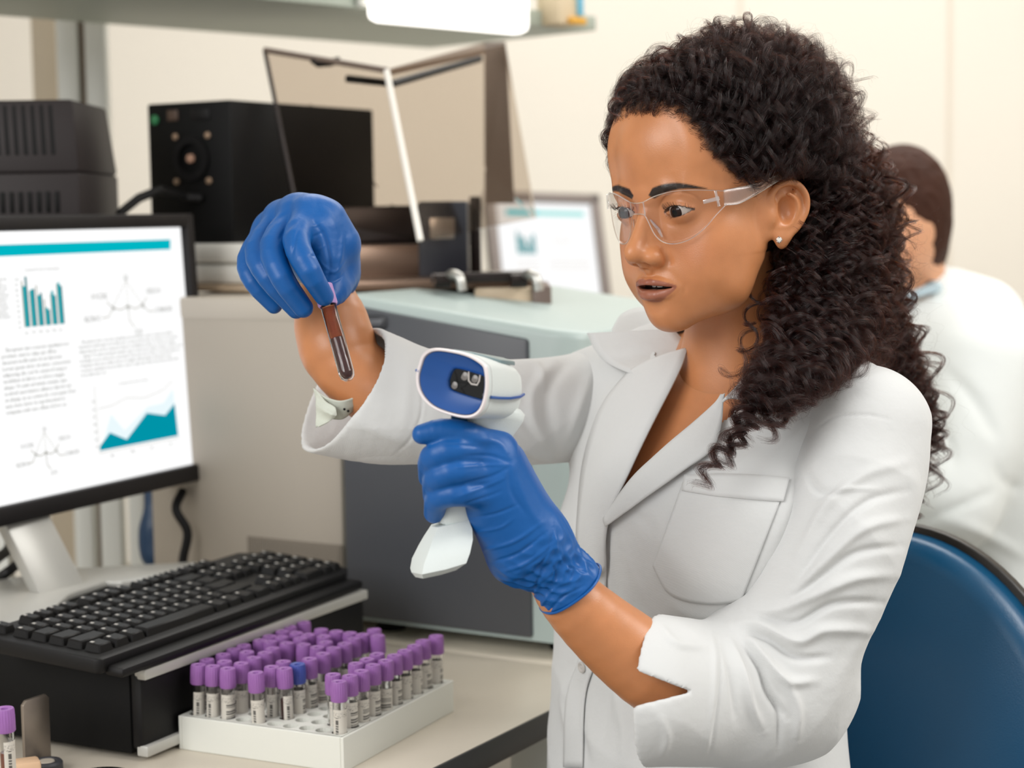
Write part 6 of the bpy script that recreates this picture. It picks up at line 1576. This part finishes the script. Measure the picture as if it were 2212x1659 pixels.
for s in (-1, 1):
    pts = [(s * .0700, wrapf(.0700) - .000, .0062), (s * .0745, .050, .0068), (s * .0790, .030, .0110), (s * .0810, .010, .0165), (s * .0795, -.006, .0190), (s * .0760, -.022, .012)]
    hw = [.0062, .0068, .0042, .0028, .0024, .0022]; p = spline([H2W(hp(*q)) for q in pts], 28); w_ = np.interp(np.linspace(0, 1, 28), np.linspace(0, 1, 6), hw)
    up = HR @ np.array((0, 0, 1.)); t_, a_, b_ = frame_along(p) if 'frame_along' in globals() else (None, None, None)
    rings = []
    for k in range(28):
        tt = p[min(k + 1, 27)] - p[max(k - 1, 0)]; tt /= np.linalg.norm(tt); u_ = up - tt * (up @ tt); u_ /= np.linalg.norm(u_); o_ = np.cross(tt, u_)
        rings.append([p[k] + u_ * w_[k] * math.cos(q) + o_ * .0011 * math.sin(q) for q in np.linspace(0, 2 * math.pi, 13)[:-1]])
    b2 = bmesh.new(); R_ = [[b2.verts.new(Vector(v)) for v in r_] for r_ in rings]
    for A, B in zip(R_, R_[1:]):
        for k in range(12): b2.faces.new((A[k], A[(k + 1) % 12], B[(k + 1) % 12], B[k]))
    b2.faces.new(R_[0][::-1]); b2.faces.new(R_[-1]); m_ = MB(); m_.merge(b2); m_.build('temple', M_temple, gl_)
    for e in (1, -1): MB().tube([p[k] + up * w_[k] * e for k in range(28)], .0006, 6).build('temple_edge', M_rim, gl_)
    hb = MB(); c0 = lens_pt(s * .0620, .0050); ax1 = lens_pt(s * .069, .0065) - lens_pt(s * .055, .003); ax1 /= np.linalg.norm(ax1)
    nn = np.cross(ax1, up); nn /= np.linalg.norm(nn); nn = nn if nn @ (CAM - c0) > 0 else -nn
    hb.box(c0 + nn * .0012, (.0140, .0034, .0010), u=ax1, v=np.cross(nn, ax1), bev=.0004); hb.box(c0 + ax1 * .0050 + nn * .0018, (.0024, .0135, .0018), u=ax1, v=np.cross(nn, ax1), bev=.0004)
    hb.build('hinge', M_rim, gl_)
# lashes and fine brow hairs
LS, LR = [], []
g9 = np.random.default_rng(11)
for s in (-1, 1):
    ec = np.array(hp(s * .0318, .0752, -.0026))
    for k in range(64):
        u = g9.uniform(-.98, 1.02); up_ = .0043 * (1 - min(1, abs(u + .08)) ** 2.2); x_ = ec[0] + s * .0008 + u * .0138 * s; z_ = ec[2] - .0002 + .0012 * u + up_
        rr = .0140 ** 2 - (x_ - ec[0]) ** 2 * .9 - (z_ - ec[2]) ** 2; y_ = ec[1] - math.sqrt(max(rr, 1e-6))
        L = g9.uniform(.0065, .0095) * (1 - .25 * abs(u)); out = np.array((.45 * u * s + g9.normal(0, .1), -1.0, -.12)); out /= np.linalg.norm(out)
        t = np.linspace(0, 1, 8)[:, None]; p = np.array((x_, y_ + .0006, z_)) + out * L * t + np.array((0, .0012, .0055)) * t ** 2
        LS.append(H2W(p)); LR.append(.00011 * np.linspace(1, .25, 8))
    for k in range(30):
        u = g9.uniform(-.8, .98); lo_ = -.0048 * (1 - abs(u) ** 2.4); x_ = ec[0] + s * .0008 + u * .0138 * s; z_ = ec[2] - .0002 + .0012 * u + lo_
        y_ = ec[1] - math.sqrt(max(.0138 ** 2 - (x_ - ec[0]) ** 2 * .9 - (z_ - ec[2]) ** 2, 1e-6)); L = g9.uniform(.003, .0048)
        t = np.linspace(0, 1, 6)[:, None]; out = np.array((.5 * u * s, -1., -.55)); out /= np.linalg.norm(out); p = np.array((x_, y_ + .0004, z_)) + out * L * t
        LS.append(H2W(p)); LR.append(.00007 * np.linspace(1, .3, 6))
M_lash = mat('lash', '#0d0705', .5)
eyel = curves_obj('eyelashes', LS, LR, M_lash, woman)
bt = BVHTree.FromPolygons([Vector(v) for v in H2W(_hV)], [tuple(int(q) for q in f) for f in _hF])
h = bt.ray_cast(Vector(CAM), Vector(P(1681, 517, 1.) - CAM).normalized())
p, n = np.array(h[0]), np.array(h[1]); n = n if n @ (CAM - p) > 0 else -n
a_ = np.cross(n, (0, 0, 1.)); a_ /= np.linalg.norm(a_); b_ = np.cross(a_, n)
ear = MB().lathe([(0, .0005), (.0016, .0016), (.0027, .0030), (.0017, .0042), (0, .0043)], p, 8, ax=tuple(n)).build('earring', mat('crystal', '#f2efe8', .05, Coat_Weight=1., metal=.2), woman, auto=False)
for k in range(4):
    t = math.pi / 2 * k; d_ = a_ * math.cos(t) + b_ * math.sin(t); MB().tube([p + d_ * .0022 + n * .0004, p + d_ * .0030 + n * .0030, p + d_ * .0021 + n * .0044], .0004, 6).build('prong', M_silver if 'M_silver' in globals() else M_rim, ear)
# ------------------------------------------------------------------ her chair
M_vin = mat('teal blue vinyl', '#004a70', .28, spec=.5, bump=.3, bscale=900); M_cbk = mat('chair black plastic', '#17130f', .4)
cc = P(1912, 1420, 1.80); zt = P(1960, 1152, 1.80)[2]; zb = .56
chr_ = empty('office_chair', (cc[0] - .16, cc[1] - .12, 0)); tag(chr_, 'teal blue padded office chair with a black rear shell behind the woman', 'chair')
def shield(grow, off, bulge, n=72, m=10):
    """a padded backrest: an upright oval wider at the bottom; off along the chair's back direction"""
    out = []
    H = (zt - zb) / 2 + grow; Wd = .198 + grow; zc = (zt + zb) / 2; V = []; F = []
    for j in range(m + 1):
        r_ = j / m
        for k in range(n):
            t = 2 * math.pi * k / n; e = 2 / 2.02; cx, sz = math.copysign(abs(math.cos(t)) ** e, math.cos(t)), math.copysign(abs(math.sin(t)) ** e, math.sin(t))
            wx = Wd * (1 - .14 * max(0, sz)); V.append((cx * wx * r_, sz * H * r_, bulge * (1 - r_ ** 2.6)))
    for j in range(m):
        for k in range(n): F.append((j * n + k, j * n + (k + 1) % n, (j + 1) * n + (k + 1) % n, (j + 1) * n + k))
    P3 = []
    for x_, z_, b_ in V: P3.append(cc + CL * x_ + np.array((0, 0, 0)) - cc * (0, 0, 1) + np.array((0, 0, zc + z_)) - CF * (off - b_ + .35 * x_ * x_ * -1.6) )
    return np.array(P3), F, n, m
ca = math.radians(-38); CL = np.array((math.cos(ca), math.sin(ca), 0)); CF = np.array((-CL[1] * -1, 0, 0)); CF = np.array((-.62, -.785, 0)); CF = np.array((CL[1], -CL[0], 0))
def pad(name, grow, o0, o1, b0, b1, m_):
    A, F, n, m = shield(grow, o0, b0); B, F2, _, _ = shield(grow, o1, -b1); o = len(A); FF = [f for f in F] + [tuple(q + o for q in f[::-1]) for f in F2]
    for k in range(n): FF.append((m * n + k, m * n + (k + 1) % n, o + m * n + (k + 1) % n, o + m * n + k))
    bm = bmesh.new(); vs = [bm.verts.new(Vector(v)) for v in np.concatenate([A, B])]
    for f in FF:
        if len({vs[q] for q in f}) == 4: bm.faces.new([vs[q] for q in f])
    bmesh.ops.remove_doubles(bm, verts=bm.verts[:], dist=.00005); bmesh.ops.recalc_face_normals(bm, faces=bm.faces[:]); mb = MB(); mb.merge(bm); return mb.build(name, m_, chr_, smooth=True)
pad('backrest', 0, 0, .035, .028, 0, M_vin); pad('back_shell', .006, .036, .050, 0, .012, M_cbk)
sc0 = np.array((cc[0], cc[1], 0)) + CF * .25
bm = bmesh.new(); bmesh.ops.create_cube(bm, size=1)
MB().box((sc0[0], sc0[1], .455), (.44, .44, .07), u=CL, v=CF, bev=.03, seg=4).build('seat', M_vin, chr_)
MB().tube([Vector((sc0[0], sc0[1], .42)), Vector((sc0[0], sc0[1], .12))], .025, 16).build('gas_column', M_cbk, chr_)
MB().tube([Vector((*(np.array((cc[0], cc[1])) - CF[:2] * .06), .66)), Vector((*(np.array((cc[0], cc[1])) - CF[:2] * .08), .50)), Vector((*(np.array((cc[0], cc[1])) - CF[:2] * -.05), .41)), Vector((sc0[0], sc0[1], .405))], .018, 12).build('back_bracket', M_cbk, chr_)
for k in range(5):
    t = k * 2 * math.pi / 5 + .3; d_ = np.array((math.cos(t), math.sin(t), 0)); MB().tube([Vector(sc0 + (0, 0, .12)), Vector(sc0 + d_ * .28 + (0, 0, .07))], [.024, .014], 10).build('base_leg', M_cbk, chr_)
    q = sc0 + d_ * .28; MB().lathe([(0, -.012), (.028, -.012), (.028, .012), (0, .012)], q + (0, 0, .0285), 20, ax=(-d_[1], d_[0], 0)).build('caster', M_cbk, chr_)
# ------------------------------------------------------------------ man in the background
man = empty('person', (P(2120, 900, 2.85)[0], P(2120, 900, 2.85)[1], 0)); tag(man, 'man with short brown hair and white coat seen from behind at the right edge', 'person')
M_ms = mat('light skin', '#d9a07c', .5, Subsurface_Weight=.1, noise=.05, nscale=20)
Z0 = 2.78
D = lambda x, y, z=0.: P(x - 28, y + 34, Z0 + z)
Sm = SDF(D(2000, 500) - (.19, .18, .35), D(2000, 500) + (.19, .18, .17), .004)
Sm.ell(D(1968, 420), (.070, .092, .088), 0); Sm.ell(D(1958, 465), (.068, .082, .095), .03); Sm.chain([D(1925, 520, .0), D(1910, 575, .01)], [.045, .030], .04)     # skull, face turned away to the left
Sm.cap(D(1985, 520, .02), D(2010, 650, .05), .052, .060, .03)
Sm.ell(D(1962, 522, -.078), (.0075, .020, .030), .006); Sm.chain([D(1958, 495, -.086), D(1972, 486, -.086), D(1982, 505, -.086), D(1976, 540, -.085), D(1962, 558, -.082)], [.005, .006, .006, .006, .006], .004); Sm.ell(D(1962, 520, -.092), (.006, .010, .013), .004, 's')
for q in (-.030, .030):
    Sm.ell(D(1866, 466, q), (.012, .014, .009), .006, 's'); Sm.ell(D(1880, 467, q), (.0115, .0115, .0105), .002)
    Sm.chain([D(1872, 447, q - .012), D(1868, 444, q), D(1874, 448, q + .012)], [.0035, .005, .0035], .006)
Sm.chain([D(1868, 470, .0), D(1858, 505, .0)], [.007, .011], .010)
Sm.chain([D(1880, 545, -.020), D(1874, 543, .0), D(1880, 545, .020)], [.003, .005, .003], .003); Sm.chain([D(1876, 552, -.018), D(1870, 551, .0), D(1876, 552, .018)], [.003, .005, .003], .003)
hv, hf = Sm.mesh(); hv = smooth_mesh(hv, hf, 2)
Sa = SDF(D(2000, 1000) - (.30, .35, .98), D(2000, 1000) + (.55, .35, .3), .008)
Sa.chain([D(2060, 760, .06), D(2150, 950, .08), D(2200, 1150, .1), D(2230, 1350, .1)], [.13, .165, .16, .16], .05)
Sa.chain([D(2230, 1350, .06), D(2225, 1700, .04), D(2210, 2090, .04)], [.09, .065, .045], .04); Sa.chain([D(2260, 1350, .22), D(2290, 1700, .2), D(2290, 2090, .2)], [.09, .065, .045], .04)
ba, bf = Sa.mesh()
V = np.concatenate([hv, ba]); F = np.concatenate([hf, bf + len(hv)])
keep(link(bpy.data.objects.new('body', npmesh('body', V, F, M_ms))), man)
Sh = SDF(D(1985, 430) - (.14, .14, .15), D(1985, 430) + (.14, .14, .13), .0035)
Sh.ell(D(1975, 408), (.0745, .096, .092), 0); Sh.ell(D(1992, 468, .015), (.060, .084, .076), .02); Sh.cap(D(2000, 520, .02), D(2008, 575, .04), .045, .040, .02)
Sh.ell(D(1880, 520, .0), (.085, .20, .085), .012, 's'); Sh.ell(D(1945, 560, -.06), (.050, .07, .068), .012, 's'); Sh.ell(D(2010, 640, .0), (.08, .09, .028), .01, 's')
hv2, hf2 = Sh.mesh(); hn = vnormals(hv2, hf2); hv2 += hn * (ridged(hv2, 5, 160, 320) * .0012)[:, None]
M_mh = mat('brown hair', '#3a2015', .7, spec=.2, noise=.35, nscale=30, bump=.6, bscale=120)
keep(link(bpy.data.objects.new('hair', npmesh('hair', hv2, hf2, M_mh))), man)
Sk = SDF(D(2000, 1000) - (.34, .40, .62), D(2000, 1000) + (.62, .40, .34), .007)
Sk.chain([D(2055, 745, .05), D(2140, 920, .08), D(2200, 1150, .1), D(2230, 1350, .1), D(2240, 1640, .1)], [.135, .185, .180, .185, .19], .05)
Sk.chain([D(2000, 690, .06), D(2060, 640, .05), D(2120, 680, .09)], [.052, .060, .09], .05)
Sk.chain([D(2145, 760, -.06), D(2120, 930, -.10), D(2080, 1050, -.12)], [.085, .075, .068], .05)                    # near upper arm
Sk.chain([D(2080, 1050, -.12), D(2010, 1120, -.08), D(1930, 1130, -.02)], [.068, .060, .052], .03)               # forearm to the left
Sk.chain([D(1985, 760, .14), D(1930, 900, .12), D(1880, 1020, .06)], [.075, .066, .055], .04)
kv_, kf_ = Sk.mesh(); kv_ = smooth_mesh(kv_, kf_, 3); kn = vnormals(kv_, kf_)
kv_ = folds(kv_, kn, [([(2000, 1150), (2080, 1180), (2180, 1260)], 10, -8), ([(2030, 1120), (2100, 1140), (2212, 1200)], 12, 7), ([(2040, 800), (2100, 860), (2160, 960)], 14, -5), ([(2150, 1000), (2170, 1040), (2212, 1060)], 10, -5), ([(1990, 1130), (2060, 1100), (2150, 1060)], 9, -7), ([(2010, 870), (2050, 960), (2060, 1020)], 10, -4)])
mc = link(bpy.data.objects.new('lab_coat', npmesh('lab_coat', kv_, kf_, cloth('background cotton', '#dfe3e1')))); keep(mc, man)
MB().tube([D(2008, 622, .0), D(1985, 612, -.05), D(2040, 585, -.06), D(2065, 590, .03)], .010, 10).build('shirt_collar', mat('pale blue shirt', '#b9cdd6', .8), man)
MB().tube(spline([D(1905, 482, -.05), D(1930, 486, -.078), D(1960, 490, -.088)], 10), .0035, 8).build('glasses_temple', M_temple, man)
MB().lathe([(0, -.01), (.012, -.008), (.012, .008), (0, .01)], D(1935, 487, -.082), 14, ax=(1, 0, .1)).build('glasses_hinge', mat('pale plastic', '#d8dcdc', .3), man)
for a in (0, .08): 
    q = D(2225 + a * 800, 2090, .04 + a * 2); MB().box((q[0] - .05, q[1] - .02, .035), (.24, .09, .07), bev=.02, seg=3).build('shoe', M_black if 'M_black' in globals() else M_cbk, man)
